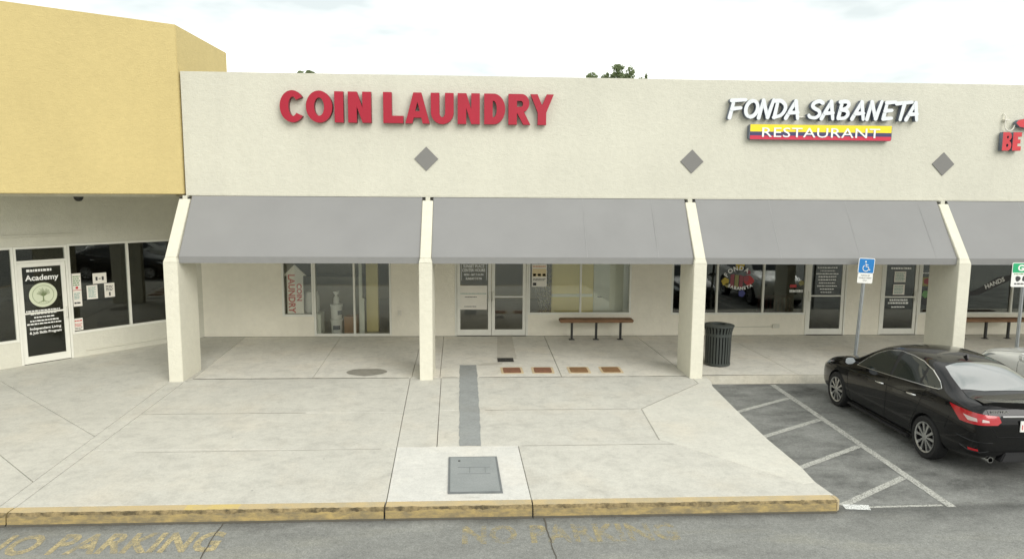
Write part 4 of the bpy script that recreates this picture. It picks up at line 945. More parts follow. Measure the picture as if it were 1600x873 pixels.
# ------------------------------------------------------------------ lids, drain, cover
uc = thing('utility_cover', 'large square grey steel cover set in the pale slab by the kerb', 'manhole cover', (0.96, -5.70, 0))
MB().prism([(-0.36, 0.61), (0.325, 0.61), (0.365, -0.61), (-0.325, -0.61)], 0.004, 0.012).build('frame', M_covfr, uc)
MB().prism([(-0.335, 0.575), (0.30, 0.575), (0.335, -0.58), (-0.30, -0.58)], 0.0125, 0.018).build('plate', M_iron, uc, bevel=0.003)
gb = MB()
for a in ((-0.22, 0.22, 0.20, 0.206), (-0.22, 0.22, -0.02, -0.014), (-0.06, -0.054, 0.02, 0.2), (0.15, 0.156, 0.02, 0.2)): gb.box(a[0], a[1], a[2], a[3], 0.018, 0.021)
gb.build('plate_rib', M_covfr, uc)
MB().box(-0.22, -0.19, 0.42, 0.45, 0.018, 0.022).build('lift_hole', M_void, uc)
LID = [(1.755, 'leftmost of four rusty meter lids in the walkway, redder than the others', M_rust), (2.41, 'second rusty meter lid from the left in the row of four', M_rust), (3.18, 'third rusty meter lid from the left, ochre brown, in the row of four', M_rust2), (3.87, 'rightmost of the four rusty meter lids, nearest the pier with the bin', M_rust2)]
def rrect(cx, cy, a, c, r, n=4):
    out = []
    for (sx, sy, s0) in ((1, 1, 0), (-1, 1, 90), (-1, -1, 180), (1, -1, 270)):
        out += [(cx + sx * (a - r) + r * math.cos(R(s0 + 90 * k / n)), cy + sy * (c - r) + r * math.sin(R(s0 + 90 * k / n))) for k in range(n + 1)]
    return out
for x, lab, m_ in LID:
    t_ = thing('meter_lid', lab, 'utility lid', (x, -0.21, 0), random.uniform(-0.03, 0.03), 'rusty meter lids in the walkway')
    MB().prism(rrect(0, 0, 0.235, 0.265, 0.04), 0.002, 0.006).build('rim', M_lidrim, t_)
    MB().prism(rrect(0, 0, 0.185, 0.215, 0.05), 0.0065, 0.012).build('lid', m_, t_, bevel=0.002)
    MB().prism(rrect(0, 0, 0.10, 0.12, 0.03), 0.0125, 0.015).build('raised_panel', m_, t_)
dr = thing('floor_drain', 'small dark drain grate at the end of the walkway patch', 'drain', (1.66, 0.72, 0))
db = MB(); db.box(-0.18, 0.18, -0.18, 0.18, 0.0065, 0.009); db.build('frame', M_drain, dr)
db = MB()
for k in range(9): db.box(-0.16 + k * 0.037, -0.142 + k * 0.037, -0.15, 0.15, 0.0095, 0.013)
db.build('grate', M_blackm, dr)

# ------------------------------------------------------------------ benches, bin, signs
def bench(x0, x1, y, lab, legs, zt=0.55, tilt=0):
    t_ = thing('bench', lab, 'bench', ((x0 + x1) / 2, y, 0), 0, 'plank benches against the storefront wall'); h = (x1 - x0) / 2
    MB().box(-h, h, -0.17, 0.15, zt - 0.085, zt).build('seat', M_wood, t_, bevel=0.02)
    for k in legs:
        lb_ = MB(); lb_.box(k - 0.028, k + 0.028, -0.028, 0.028, 0.008, zt - 0.09); lb_.box(k - 0.075, k + 0.075, -0.06, 0.06, 0.001, 0.009); lb_.box(k - 0.05, k + 0.05, -0.1, 0.1, zt - 0.098, zt - 0.086)
        for s in (-1, 1): lb_.lathe([(0, 0.009), (0.014, 0.009), (0.014, 0.02), (0, 0.02)], (k + s * 0.052, 0, 0), n=8)
        lb_.build('leg', M_blackm, t_, bevel=0.003)
    return t_
bench(3.13, 5.02, 2.90, 'brown plank bench on three black legs under the laundry window', (-0.62, 0.01, 0.64))
bench(13.55, 15.55, 2.85, 'brown plank bench on black legs right of the right-hand pier', (-0.72, -0.10, 0.52))

tb_ = thing('trash_can', 'dark slatted steel trash can beside the pier in front of the restaurant', 'trash can', (6.33, 0.22, 0))
sl_ = MB(); ns = 26
for k in range(ns):
    a = 2 * math.pi * k / ns; ca, sa = math.cos(a), math.sin(a)
    prof = [(0.262, 0.035), (0.268, 0.30), (0.272, 0.62), (0.285, 0.76), (0.318, 0.875)]; wdt = 0.021
    vs = []
    for r_, z in prof:
        for (dr_, tw) in ((-0.005, -1), (0.005, -1), (0.005, 1), (-0.005, 1)):
            rr_ = r_ + dr_; vs.append((rr_ * ca - tw * wdt * sa, rr_ * sa + tw * wdt * ca, z))
    fs = [(0, 1, 2, 3), (16, 17, 18, 19)[::-1]]
    for i in range(4):
        for j in range(4): fs.append((i * 4 + j, i * 4 + (j + 1) % 4, (i + 1) * 4 + (j + 1) % 4, (i + 1) * 4 + j))
    sl_.add(vs, fs)
sl_.build('slats', M_bin, tb_)
rg = MB(); rg.lathe([(0.255, 0.02), (0.275, 0.02), (0.275, 0.065), (0.255, 0.065)], n=40, close=True); rg.lathe([(0.27, 0.66), (0.284, 0.66), (0.288, 0.72), (0.274, 0.72)], n=40, close=True)
rg.tube([(0.322 * math.cos(2 * math.pi * k / 40), 0.322 * math.sin(2 * math.pi * k / 40), 0.885) for k in range(41)], 0.014, 8, caps=False)
rg.build('hoop', M_bin, tb_, smooth=True)
MB().lathe([(0.0, 0.03), (0.245, 0.03), (0.25, 0.66), (0.27, 0.80), (0.0, 0.80)], n=32).build('liner', M_void, tb_, smooth=True)
MB().lathe([(0.318, 0.872), (0.312, 0.895), (0.25, 0.915), (0.16, 0.92), (0.145, 0.905), (0.15, 0.86), (0.30, 0.855)], n=36, close=True).build('lid_ring', M_bin, tb_, smooth=True)
for k in range(3): pass

def post_sign(name, label, x, y, lean, h, zc):
    h = h - GZ
    t_ = thing(name, label, 'sign', (x, y, GZ)); t_.rotation_euler = (0, lean, 0)
    pb = MB(); pb.prism([(-0.038, 0.018), (-0.030, -0.002), (-0.016, -0.002), (-0.012, -0.016), (0.012, -0.016), (0.016, -0.002), (0.030, -0.002), (0.038, 0.018), (0.030, 0.018), (0.022, 0.006), (0.012, 0.006), (0.008, -0.006), (-0.008, -0.006), (-0.012, 0.006), (-0.022, 0.006), (-0.030, 0.018)], -0.02, h)
    pb.build('post', M_galv, t_)
    return t_
hs = post_sign('parking_sign', 'blue wheelchair parking sign over a white plate, on a post by the black car', 8.745, -1.0, 0.045, 2.46, 2)
MB().prism(rrect(0.0, 2.480, 0.168, 0.155, 0.03), -0.024, -0.0215, 'y').build('panel', M_signw, hs)
MB().prism(rrect(0.0, 2.480, 0.155, 0.142, 0.022), -0.0265, -0.0242, 'y').build('blue_face', M_signb, hs)
MB().prism(rrect(0.0, 2.225, 0.158, 0.098, 0.02), -0.024, -0.0215, 'y').build('plate', M_signw, hs)
wc = MB(); yy = -0.028
P3 = lambda pts: [(px, yy, 2.480 + pz) for px, pz in pts]
wc.tube(P3([(-0.018, 0.045), (-0.008, -0.02), (0.038, -0.022), (0.062, -0.085), (0.082, -0.078)]), 0.0095, 6)
wc.tube(P3([(-0.012, 0.02), (0.035, 0.018)]), 0.0075, 6)
wc.tube(P3([(-0.01 + 0.062 * math.cos(R(a)), -0.048 + 0.062 * math.sin(R(a))) for a in range(125, 350, 15)]), 0.0085, 6)
wc.lathe([(0, -0.003), (0.017, -0.003), (0.017, 0.002), (0, 0.002)], (-0.022, yy, 2.480 + 0.082), 'y', 14)
wc.build('wheelchair_symbol', M_signw, hs)
for i, s in enumerate(('PARKING BY', 'DISABLED PERMIT', 'ONLY')):
    wtext(s, 0.0, 2.27 - i * 0.05, 0.042, hs, M_ink, -0.0255, 0.0, 0.8)
gs = post_sign('parking_sign', 'white and green parking sign on a galvanised post at the right edge', 12.21, -1.0, 0.0, 2.38, 2)
gx = -0.02
MB().prism(rrect(gx, 2.30, 0.27, 0.25, 0.03), -0.024, -0.0215, 'y').build('panel', M_signw, gs)
MB().prism(rrect(gx, 2.44, 0.255, 0.095, 0.02), -0.0265, -0.0242, 'y').build('green_face', M_signg, gs)
wtext('Go', gx - 0.03, 2.385, 0.17, gs, M_signw, -0.0275, 0.006, 1.1)
lf = MB(); blob(lf, gx - 0.13, 2.22, 0.055, 1, 0, -0.0255, 3); blob(lf, gx + 0.02, 2.22, 0.06, 2, 0, -0.0255, 4); scribble(lf, gx - 0.22, gx + 0.22, 2.305, 0.022, -0.0255, 4, 1); scribble(lf, gx - 0.2, gx + 0.2, 2.10, 0.03, -0.0255, 5, 0)
lf.build('print', [M_ink, M_greenink], gs, fix=False)
# ------------------------------------------------------------------ cars
M_tyre = plain('tyre_rubber', lin(40, 40, 40), 0.85, spec=0.3, var=0.15)
M_rimm = plain('machined_alloy', lin(196, 196, 194), 0.3, metal=0.9, var=0.05)
M_rimd = plain('dark_alloy', lin(38, 38, 40), 0.45, metal=0.4)
M_chrome = plain('chrome', lin(222, 222, 220), 0.12, metal=1.0, var=0.02)
M_blackp = mat('black_paint', lin(8, 8, 9), 0.22, 0.0, 0.12, 0.6); bsdf(M_blackp).inputs['Coat Roughness'].default_value = 0.04
M_whitep = mat('white_paint', lin(226, 226, 220), 0.28, 0.0, 0.5, 0.8); bsdf(M_whitep).inputs['Coat Roughness'].default_value = 0.05
M_trim = plain('black_plastic', lin(30, 30, 31), 0.6)
M_seamc = plain('panel_gap', lin(6, 6, 6), 0.9)
M_cglass = mat('car_glass', lin(34, 40, 38), 0.03, 0.0, 0.6, 0.0, 1.55)
M_rglass = mat('rear_glass', lin(96, 102, 99), 0.05, 0.0, 0.9, 0.9, 1.85); bsdf(M_rglass).inputs['Coat IOR'].default_value = 2.0
M_tail = plain('red_lens', lin(172, 10, 26), 0.15, coat=0.8)
M_taild = plain('clear_lens', lin(200, 180, 176), 0.15, coat=0.8)
M_headl = plain('headlight_lens', lin(190, 196, 198), 0.1, metal=0.4, coat=1.0)
M_seatc = plain('seat_cloth', lin(70, 68, 64), 0.9)

def car_shell(Ln, st, wheels, wr, paint, name, parent, sub=2):
    """loft of cross-sections; s runs from the front bumper backwards"""
    rings = []
    for (s, zbot, zb, zt, w_, rw) in st:
        y = Ln / 2 - s; ze = zb + (zt - zb) * 0.87
        half = [(0, zbot), (0.55 * w_, zbot), (0.87 * w_, zbot + 0.005), (0.955 * w_, zbot + 0.07), (0.99 * w_, zbot + (zb - zbot) * 0.32), (w_, zbot + (zb - zbot) * 0.62),
                (0.985 * w_, zb - 0.075 * min(1, (zb - zbot) / 0.5)), (0.945 * w_, zb), ((0.915 * w_ + rw) / 2 + 0.012, (zb + ze) / 2), (rw, ze), (rw * 0.62, zt - (zt - zb) * 0.025 - 0.008), (0, zt)]
        rings.append([(x, y, z) for x, z in half] + [(-x, y, z) for x, z in half[-2:0:-1]])
    def capring(rg, k, dy):
        cx = sum(p[0] for p in rg) / len(rg); cz = sum(p[2] for p in rg) / len(rg)
        return [(cx + (p[0] - cx) * k, p[1] + dy, cz + (p[2] - cz) * k) for p in rg]
    rings = [capring(rings[0], 0.45, 0.02), capring(rings[0], 0.8, 0.016)] + rings + [capring(rings[-1], 0.8, -0.012), capring(rings[-1], 0.45, -0.014)]
    n = len(rings[0]); vs = [p for rg in rings for p in rg]; fs = []
    for i in range(len(rings) - 1):
        for k in range(n): fs.append((i * n + k, i * n + (k + 1) % n, (i + 1) * n + (k + 1) % n, (i + 1) * n + k))
    fs += [tuple(range(n)), tuple(range((len(rings) - 1) * n, len(rings) * n))[::-1]]
    bb = MB(); bb.add(vs, fs); o = bb.build('tmp_shell', [paint, M_trim])
    md = o.modifiers.new('s', 'SUBSURF'); md.levels = md.render_levels = sub; bpy.context.view_layer.update()
    me = bpy.data.meshes.new_from_object(o.evaluated_get(DG())); bpy.data.objects.remove(o)
    bvh = BVHTree.FromPolygons([v.co.copy() for v in me.vertices], [tuple(p.vertices) for p in me.polygons])
    # wheel wells
    cut = MB()
    for (sw, zw) in wheels:
        for sd in (-1, 1):
            cut.prism([(Ln / 2 - sw + wr * math.cos(a), zw + wr * math.sin(a)) for a in [2 * math.pi * k / 40 for k in range(40)]], sd * 0.58, sd * 1.3, 'x', 1)
    co = cut.build('tmp_cut', [paint, M_trim]); bo = bpy.data.objects.new('tmp_body', me); C.objects.link(bo)
    md = bo.modifiers.new('b', 'BOOLEAN'); md.operation = 'DIFFERENCE'; md.object = co; md.solver = 'EXACT'; bpy.context.view_layer.update()
    me2 = bpy.data.meshes.new_from_object(bo.evaluated_get(DG())); bpy.data.objects.remove(bo); bpy.data.objects.remove(co)
    o = link(name, me2, parent, smooth=True); me2.set_sharp_from_angle(angle=R(50))
    return o, bvh
def drape(bvh, poly, org, dr, off, m, name, parent, step=0.045, smooth=True):
    """closed outline in a plane, dropped along dr onto the shell: real curved sheet lying on the surface"""
    pts = []; 
    for i in range(len(poly)):
        a, c = Vector(poly[i]), Vector(poly[(i + 1) % len(poly)]); k = max(1, int((c - a).length / step))
        pts += [a.lerp(c, j / k) for j in range(k)]
    nb_ = len(pts); us = [p.x for p in pts]; vv = [p.y for p in pts]
    u = min(us) + step / 2
    inner = []
    while u < max(us):
        v = min(vv) + step / 2
        while v < max(vv):
            # inside test, and not too near the outline
            ins = False
            for i in range(nb_):
                a, c = pts[i], pts[(i + 1) % nb_]
                if (a.y > v) != (c.y > v) and u < (c.x - a.x) * (v - a.y) / (c.y - a.y) + a.x: ins = not ins
            if ins and min((p - Vector((u, v))).length for p in pts) > step * 0.5: inner.append(Vector((u, v)))
            v += step
        u += step
    V2, _, F2, _, _, _ = delaunay_2d_cdt(pts + inner, [(i, (i + 1) % nb_) for i in range(nb_)], [], 1, 1e-5)
    dv = Vector(dr).normalized(); vs = []; ok = []
    for p in V2:
        h = bvh.ray_cast(Vector(org(p.x, p.y)), dv)
        if h[0] is None: vs.append((0, 0, 0)); ok.append(False)
        else:
            nn = h[1] if h[1].dot(dv) < 0 else -h[1]; vs.append(tuple(h[0] + nn * off)); ok.append(True)
    bb = MB(); bb.add(vs, [f for f in F2 if all(ok[i] for i in f)])
    o = bb.build(name, m, parent, fix=False)
    bm = bmesh.new(); bm.from_mesh(o.data); bmesh.ops.delete(bm, geom=[v for v in bm.verts if not v.link_faces], context='VERTS')
    bmesh.ops.recalc_face_normals(bm, faces=bm.faces)
    if bm.faces and sum((f.normal.dot(dv) for f in bm.faces)) > 0: bmesh.ops.reverse_faces(bm, faces=bm.faces)
    bm.to_mesh(o.data); bm.free()
    if smooth:
        for p in o.data.polygons: p.use_smooth = True
    return o
def drape_line(bvh, path, org, dr, r, m, name, parent, off=0.0, step=0.05, closed=False, bb=None):
    pts = []; P = [Vector(p) for p in path]
    if closed: P = P + [P[0]]
    for i in range(len(P) - 1):
        k = max(1, int((P[i + 1] - P[i]).length / step)); pts += [P[i].lerp(P[i + 1], j / k) for j in range(k)]
    pts.append(P[-1]); dv = Vector(dr).normalized(); out = []
    for p in pts:
        h = bvh.ray_cast(Vector(org(p.x, p.y)), dv)
        if h[0] is not None:
            nn = h[1] if h[1].dot(dv) < 0 else -h[1]; out.append(h[0] + nn * off)
    own = bb is None; bb = bb or MB()
    if len(out) > 1: bb.tube(out, r, 6)
    return bb.build(name, m, parent) if own else bb

def wheel(parent, x, y, side, rad=0.325, wd=0.215):
    h = wd / 2; rr_ = rad * 0.70
    t_ = MB(); t_.lathe([(rr_, -h * 0.92), (rad * 0.93, -h), (rad * 0.985, -h * 0.82), (rad, -h * 0.5), (rad, h * 0.5), (rad * 0.985, h * 0.82), (rad * 0.93, h), (rr_, h * 0.92)], (0, 0, 0), 'x', 44, close=True)
    o = t_.build('wheel', M_tyre, parent, smooth=True); o.location = (x, y, rad)
    b2 = MB(); b2.lathe([(0.0, side * h * 0.30), (rr_ - 0.004, side * h * 0.30)], (0, 0, 0), 'x', 36); b2.lathe([(rr_ - 0.004, side * h * 0.30), (rr_ - 0.004, side * h * 0.9)], (0, 0, 0), 'x', 36)
    b2.build('wheel_disc', M_rimd, o)
    rm = MB(); rm.lathe([(rr_ - 0.016, side * h * 0.90), (rr_ + 0.006, side * h * 0.965), (rr_ + 0.006, side * h * 0.80), (rr_ - 0.016, side * h * 0.74)], (0, 0, 0), 'x', 44, close=True)
    for k in range(5):
        for da in (-17, 17):
            a = R(90 + 72 * k + da); a0 = R(90 + 72 * k + da * 0.8)
            ca, sa = math.cos(a), math.sin(a); c0, s0 = math.cos(a0), math.sin(a0); r0, r1 = rad * 0.13, rr_ - 0.01
            w0, w1 = 0.013, 0.023
            ring = []
            for (rx, cc, ss, ww, xo) in ((r0, c0, s0, w0, 0.88), (r1 * 0.6, (ca + c0) / 2, (sa + s0) / 2, 0.017, 0.86), (r1, ca, sa, w1, 0.84)):
                for (tw, dx) in ((-1, xo), (1, xo), (1, xo - 0.35), (-1, xo - 0.35)): ring.append((side * h * dx, rx * cc - tw * ww * ss, rx * ss + tw * ww * cc))
            rm.add(ring, [(0, 1, 2, 3), (11, 10, 9, 8)] + [(i * 4 + j, i * 4 + (j + 1) % 4, (i + 1) * 4 + (j + 1) % 4, (i + 1) * 4 + j) for i in range(2) for j in range(4)])
    rm.lathe([(0.0, side * h * 0.92), (rad * 0.16, side * h * 0.90), (rad * 0.17, side * h * 0.5), (0, side * h * 0.5)], (0, 0, 0), 'x', 20)
    rm.build('rim', M_rimm, o)
    return o

# ---- black sedan
LN = 4.63
car = thing('parked_car', 'black four-door sedan parked nose-in beside the striped aisle', 'car', (8.56, -3.72, GZ))
car.scale = (0.955, 0.955, 0.985); car.location.x = 8.50; car.location.y = -3.68
ST = [  # s, zbot, belt z, top z, half width, roof half width
    (0.02, 0.30, 0.60, 0.655, 0.56, 0.44), (0.10, 0.23, 0.655, 0.735, 0.70, 0.54), (0.26, 0.20, 0.705, 0.815, 0.795, 0.60), (0.55, 0.19, 0.770, 0.895, 0.855, 0.64), (0.93, 0.18, 0.825, 0.955, 0.872, 0.66),
    (1.22, 0.18, 0.850, 1.000, 0.878, 0.680), (1.50, 0.18, 0.870, 1.165, 0.880, 0.660), (1.78, 0.18, 0.890, 1.330, 0.880, 0.625), (2.05, 0.18, 0.912, 1.435, 0.880, 0.605), (2.40, 0.18, 0.940, 1.490, 0.880, 0.600),
    (2.80, 0.18, 0.972, 1.500, 0.880, 0.600), (3.15, 0.18, 1.005, 1.480, 0.880, 0.598), (3.45, 0.19, 1.035, 1.425, 0.880, 0.595), (3.75, 0.21, 1.058, 1.310, 0.876, 0.605), (4.02, 0.24, 1.062, 1.170, 0.862, 0.640),
    (4.25, 0.27, 1.055, 1.118, 0.840, 0.650), (4.45, 0.30, 1.030, 1.098, 0.800, 0.630), (4.56, 0.33, 0.980, 1.060, 0.745, 0.580), (4.61, 0.38, 0.82, 0.88, 0.68, 0.52)]
WH = ((0.93, 0.325), (3.63, 0.325))
body, bvh = car_shell(LN, ST, WH, 0.362, M_blackp, 'body', car)
sy = lambda s: LN / 2 - s
for sd in (-1, 1):
    org = lambda s, z, sd=sd: (sd * 2.0, sy(s), z); dr_ = (-sd, 0, 0)
    for (s_, z_) in WH: wheel(car, sd * 0.765, sy(s_), sd)
    dlo = [(1.50, 0.925), (1.64, 1.065), (1.88, 1.225), (2.13, 1.335), (2.45, 1.390), (2.80, 1.395), (3.10, 1.370), (3.40, 1.300), (3.66, 1.195), (3.79, 1.120), (3.75, 1.100), (3.50, 1.080), (2.5, 0.998)]
    fw = [(1.50, 0.925), (1.64, 1.065), (1.88, 1.225), (2.13, 1.335), (2.45, 1.390), (2.47, 1.390), (2.53, 1.000)]
    rw_ = [(2.60, 1.006), (2.56, 1.393), (2.80, 1.395), (3.10, 1.370), (3.25, 1.335), (3.32, 1.065)]
    qw = [(3.365, 1.069), (3.30, 1.323), (3.40, 1.300), (3.66, 1.195), (3.79, 1.120), (3.75, 1.100), (3.50, 1.080)]
    drape(bvh, dlo, org, dr_, 0.002, M_trim, 'window_surround', car)
    for q in (fw, rw_, qw): drape(bvh, q, org, dr_, 0.004, M_cglass, 'side_window', car)
    drape_line(bvh, dlo, org, dr_, 0.008, M_chrome, 'window_trim', car, 0.004, closed=True)
    for ln in ([(1.30, 0.90), (1.33, 0.55), (1.42, 0.30), (2.52, 0.29), (2.56, 0.6), (2.55, 0.99)], [(2.56, 0.35), (2.62, 0.29), (3.20, 0.30), (3.26, 0.45), (3.42, 0.75), (3.54, 1.05)], [(4.05, 0.62), (4.12, 0.82)]):
        drape_line(bvh, ln, org, dr_, 0.0045, M_seamc, 'door_gap', car, -0.001)
    for (hs_, hz) in ((2.36, 0.83), (3.24, 0.885)):
        h = bvh.ray_cast(Vector(org(hs_, hz)), Vector(dr_)); x = h[0].x + sd * 0.022
        MB().tube([(x - sd * 0.025, sy(hs_) + 0.105, hz - 0.006), (x, sy(hs_) + 0.085, hz), (x + sd * 0.004, sy(hs_), hz + 0.004), (x, sy(hs_) - 0.085, hz + 0.008), (x - sd * 0.025, sy(hs_) - 0.105, hz + 0.008)], [0.010, 0.016, 0.018, 0.016, 0.010], 10).build('door_handle', M_chrome, car, smooth=True)
    mm = MB(); mm.tube([(sd * 0.86, sy(1.66), 1.00), (sd * 0.93, sy(1.63), 1.01)], 0.022, 8)
    vs = [(0.0, -0.01), (0.06, -0.06), (0.16, -0.065), (0.215, -0.03), (0.21, 0.05), (0.15, 0.075), (0.05, 0.07)]
    mm.prism([(sd * (0.90 + u), 1.03 + v) for u, v in vs], sy(1.64), sy(1.54), 'y'); mo = mm.build('mirror', M_blackp, car, smooth=True, bevel=0.018)
    MB().add([(sd * (0.90 + 0.02 + u * 0.88), sy(1.64) - 0.003, 1.032 + v * 0.85) for u, v in vs], [tuple(range(7))]).build('mirror_glass', M_headl, mo)
    e = Vector((sd, 1)).normalized(); dd = Vector((sd, -1)).normalized()
    orgc = lambda u, z, e=e, dd=dd: (e.x * u + dd.x * 4, e.y * u + dd.y * 4, z); drc = (-dd.x, -dd.y, 0)
    tl = [(-0.67, 1.005), (-0.85, 0.990), (-1.05, 0.970), (-1.29, 0.945), (-1.325, 0.865), (-1.29, 0.825), (-0.95, 0.815), (-0.84, 0.820), (-0.77, 0.90)]
    to = drape(bvh, tl, orgc, drc, 0.010, M_tail, 'tail_light', car)
    drape(bvh, [(-0.88, 0.925), (-1.06, 0.905), (-1.07, 0.86), (-0.95, 0.86)], orgc, drc, 0.0145, M_taild, 'reversing_lens', to, step=0.03)
    drape(bvh, [(-1.12, 0.90), (-1.19, 0.885), (-1.20, 0.86), (-1.12, 0.86)], orgc, drc, 0.0145, M_taild, 'reversing_lens', to, step=0.03)
    drape(bvh, [(-0.97, 0.475), (-1.10, 0.475), (-1.11, 0.445), (-0.98, 0.44)], orgc, drc, 0.008, M_tail, 'rear_reflector', car, step=0.03)
    drape_line(bvh, [(-0.86, 0.47), (-0.98, 0.425), (-1.12, 0.42), (-1.22, 0.45)], orgc, drc, 0.013, M_blackp, 'bumper_crease', car, 0.0)
    drape_line(bvh, [(-0.80, 0.60), (-1.0, 0.575), (-1.26, 0.57)], orgc, drc, 0.008, M_blackp, 'bumper_crease', car, 0.0)
    e2 = Vector((sd, -1)).normalized(); d2_ = Vector((sd, 1)).normalized()
    drape(bvh, [(-0.62, 0.80), (-0.95, 0.745), (-1.15, 0.70), (-1.18, 0.64), (-1.0, 0.63), (-0.80, 0.69)], lambda u, z, e=e2, d=d2_: (e.x * u + d.x * 4, e.y * u + d.y * 4, z), (-d2_.x, -d2_.y, 0), 0.006, M_headl, 'headlight', car)
    drape_line(bvh, [(0.55, 0.735), (1.3, 0.80), (2.5, 0.845), (3.5, 0.895), (4.15, 0.95)], org, dr_, 0.006, M_blackp, 'body_crease', car, 0.002)
    bs = MB(); bs.box(sd * 0.80, sd * 0.868, sy(3.20), sy(1.36), 0.175, 0.215); bs.build('side_skirt', M_trim, car, bevel=0.01)
    et = MB(); 
    if sd < 0:
        et.lathe([(0.034, -0.05), (0.042, -0.05), (0.042, 0.20), (0.034, 0.20)], (-0.52, sy(4.55), 0.325), 'y', 20, close=True); et.build('exhaust', M_chrome, car, smooth=True)
dn = lambda x, s: (x, sy(s), 3.0)
drape(bvh, [(-0.60, 1.34), (-0.50, 1.93), (-0.25, 1.97), (0.25, 1.97), (0.50, 1.93), (0.60, 1.34), (0.3, 1.28), (-0.3, 1.28)], dn, (0, 0, -1), 0.004, M_cglass, 'windscreen', car)
drape(bvh, [(-0.50, 3.46), (-0.28, 3.40), (0.28, 3.40), (0.50, 3.46), (0.56, 3.7), (0.605, 4.00), (0.3, 4.07), (-0.3, 4.07), (-0.605, 4.00), (-0.56, 3.7)], dn, (0, 0, -1), 0.004, M_rglass, 'rear_window', car)
sb = MB(); drape_line(bvh, [(-0.60, 4.02), (-0.64, 4.2), (-0.60, 4.45)], dn, (0, 0, -1), 0.0045, M_seamc, '', None, -0.001, bb=sb); drape_line(bvh, [(0.60, 4.02), (0.64, 4.2), (0.60, 4.45)], dn, (0, 0, -1), 0.0045, M_seamc, '', None, -0.001, bb=sb)
drape_line(bvh, [(-0.70, 0.35), (-0.55, 1.15)], dn, (0, 0, -1), 0.0045, M_seamc, '', None, -0.001, bb=sb); drape_line(bvh, [(0.70, 0.35), (0.55, 1.15)], dn, (0, 0, -1), 0.0045, M_seamc, '', None, -0.001, bb=sb)
bk = lambda x, z: (x, -4.0, z)
drape_line(bvh, [(-0.60, 1.02), (-0.57, 0.82), (-0.46, 0.66), (0.46, 0.66), (0.57, 0.82), (0.60, 1.02)], bk, (0, 1, 0), 0.005, M_seamc, '', None, -0.001, bb=sb)
sb.build('panel_gap', M_seamc, car)
sp = MB(); vs = []; fs = []; nn_ = 24
for i in range(nn_ + 1):
    u = -1 + 2 * i / nn_; x = 0.60 * u; yb0 = sy(4.30 - 0.03 * u * u); yb1 = sy(4.575 - 0.10 * u * u); zl = 0.03 * (1 - u ** 6)
    vs += [(x, yb0, 1.108), (x, (yb0 + yb1) / 2, 1.108 + zl * 0.5), (x, yb1, 1.098 + zl), (x, yb1 + 0.02, 1.03), (x, (yb0 + yb1) / 2 + 0.02, 1.05)]
for i in range(nn_):
    for k in range(5): fs.append((i * 5 + k, i * 5 + (k + 1) % 5, (i + 1) * 5 + (k + 1) % 5, (i + 1) * 5 + k))
sp.add(vs, fs); sp.build('spoiler', M_blackp, car, smooth=True)
lp = MB(); ry = bvh.ray_cast(Vector((0, -4, 0.80)), Vector((0, 1, 0)))[0].y
lp.box(-0.155, 0.155, ry - 0.022, ry - 0.006, 0.735, 0.89); lo_ = lp.build('licence_plate', M_signw, car, bevel=0.004)
wtext('15A', -0.075, 0.77, 0.095, lo_, M_redink, ry - 0.0235, 0.003, 0.95); lf = MB(); blob(lf, 0.0, 0.81, 0.03, 3, 0, ry - 0.0232, 3); lf.build('print', M_greenink, lo_, fix=False)
drape_line(bvh, [(-0.40, 0.935), (0.40, 0.935)], bk, (0, 1, 0), 0.014, M_chrome, 'trunk_trim', car, 0.008)
me = text_mesh('SENTRA', 0.05, 0.004, 0.001, 'LEFT', 1.5); place_up(me, -0.56, bvh.ray_cast(Vector((-0.48, -4, 1.005)), Vector((0, 1, 0)))[0].y - 0.012, 0.985); link('badge', setmat(me, M_chrome), car)
db = MB(); db.prism([(-0.40, 0.30), (0.40, 0.30), (0.34, 0.44), (-0.34, 0.44)], sy(4.61) - 0.03, sy(4.5), 'y'); db.build('diffuser', M_trim, car, bevel=0.015)
gr = MB(); gr.prism([(-0.30, 0.42), (0.30, 0.42), (0.22, 0.62), (-0.22, 0.62)], sy(0.03), sy(-0.015), 'y'); gr.build('grille', M_trim, car, bevel=0.01)
an = MB(); an.prism([(sy(3.16), 1.46), (sy(3.28), 1.44), (sy(3.26), 1.51)], -0.012, 0.012, 'x'); an.build('antenna_fin', M_blackp, car, bevel=0.004)

# ---- white crossover beside it, cut by the frame
LW = 4.55
wcar = thing('parked_car', 'white car with a broad rounded bonnet at the right edge, past the black sedan', 'car', (11.56, -3.92, GZ))
SW = [(0.02, 0.36, 0.76, 0.84, 0.60, 0.48), (0.10, 0.28, 0.82, 0.93, 0.74, 0.58), (0.26, 0.25, 0.88, 1.00, 0.84, 0.64), (0.55, 0.24, 0.94, 1.06, 0.895, 0.68), (0.93, 0.24, 0.98, 1.10, 0.91, 0.69),
      (1.22, 0.24, 1.00, 1.14, 0.915, 0.69), (1.50, 0.24, 1.02, 1.34, 0.915, 0.65), (1.78, 0.24, 1.03, 1.52, 0.915, 0.62), (2.05, 0.24, 1.04, 1.63, 0.915, 0.60), (2.40, 0.24, 1.05, 1.68, 0.915, 0.60),
      (2.80, 0.24, 1.06, 1.69, 0.915, 0.60), (3.20, 0.24, 1.07, 1.68, 0.915, 0.60), (3.60, 0.26, 1.08, 1.66, 0.912, 0.60), (4.0, 0.30, 1.09, 1.60, 0.90, 0.60), (4.30, 0.34, 1.08, 1.40, 0.87, 0.62), (4.48, 0.38, 1.02, 1.14, 0.82, 0.62), (4.53, 0.42, 0.90, 0.97, 0.74, 0.56)]
WW = ((0.92, 0.355), (3.58, 0.355))
wbody, wb = car_shell(LW, SW, WW, 0.395, M_whitep, 'body', wcar)
wy = lambda s: LW / 2 - s
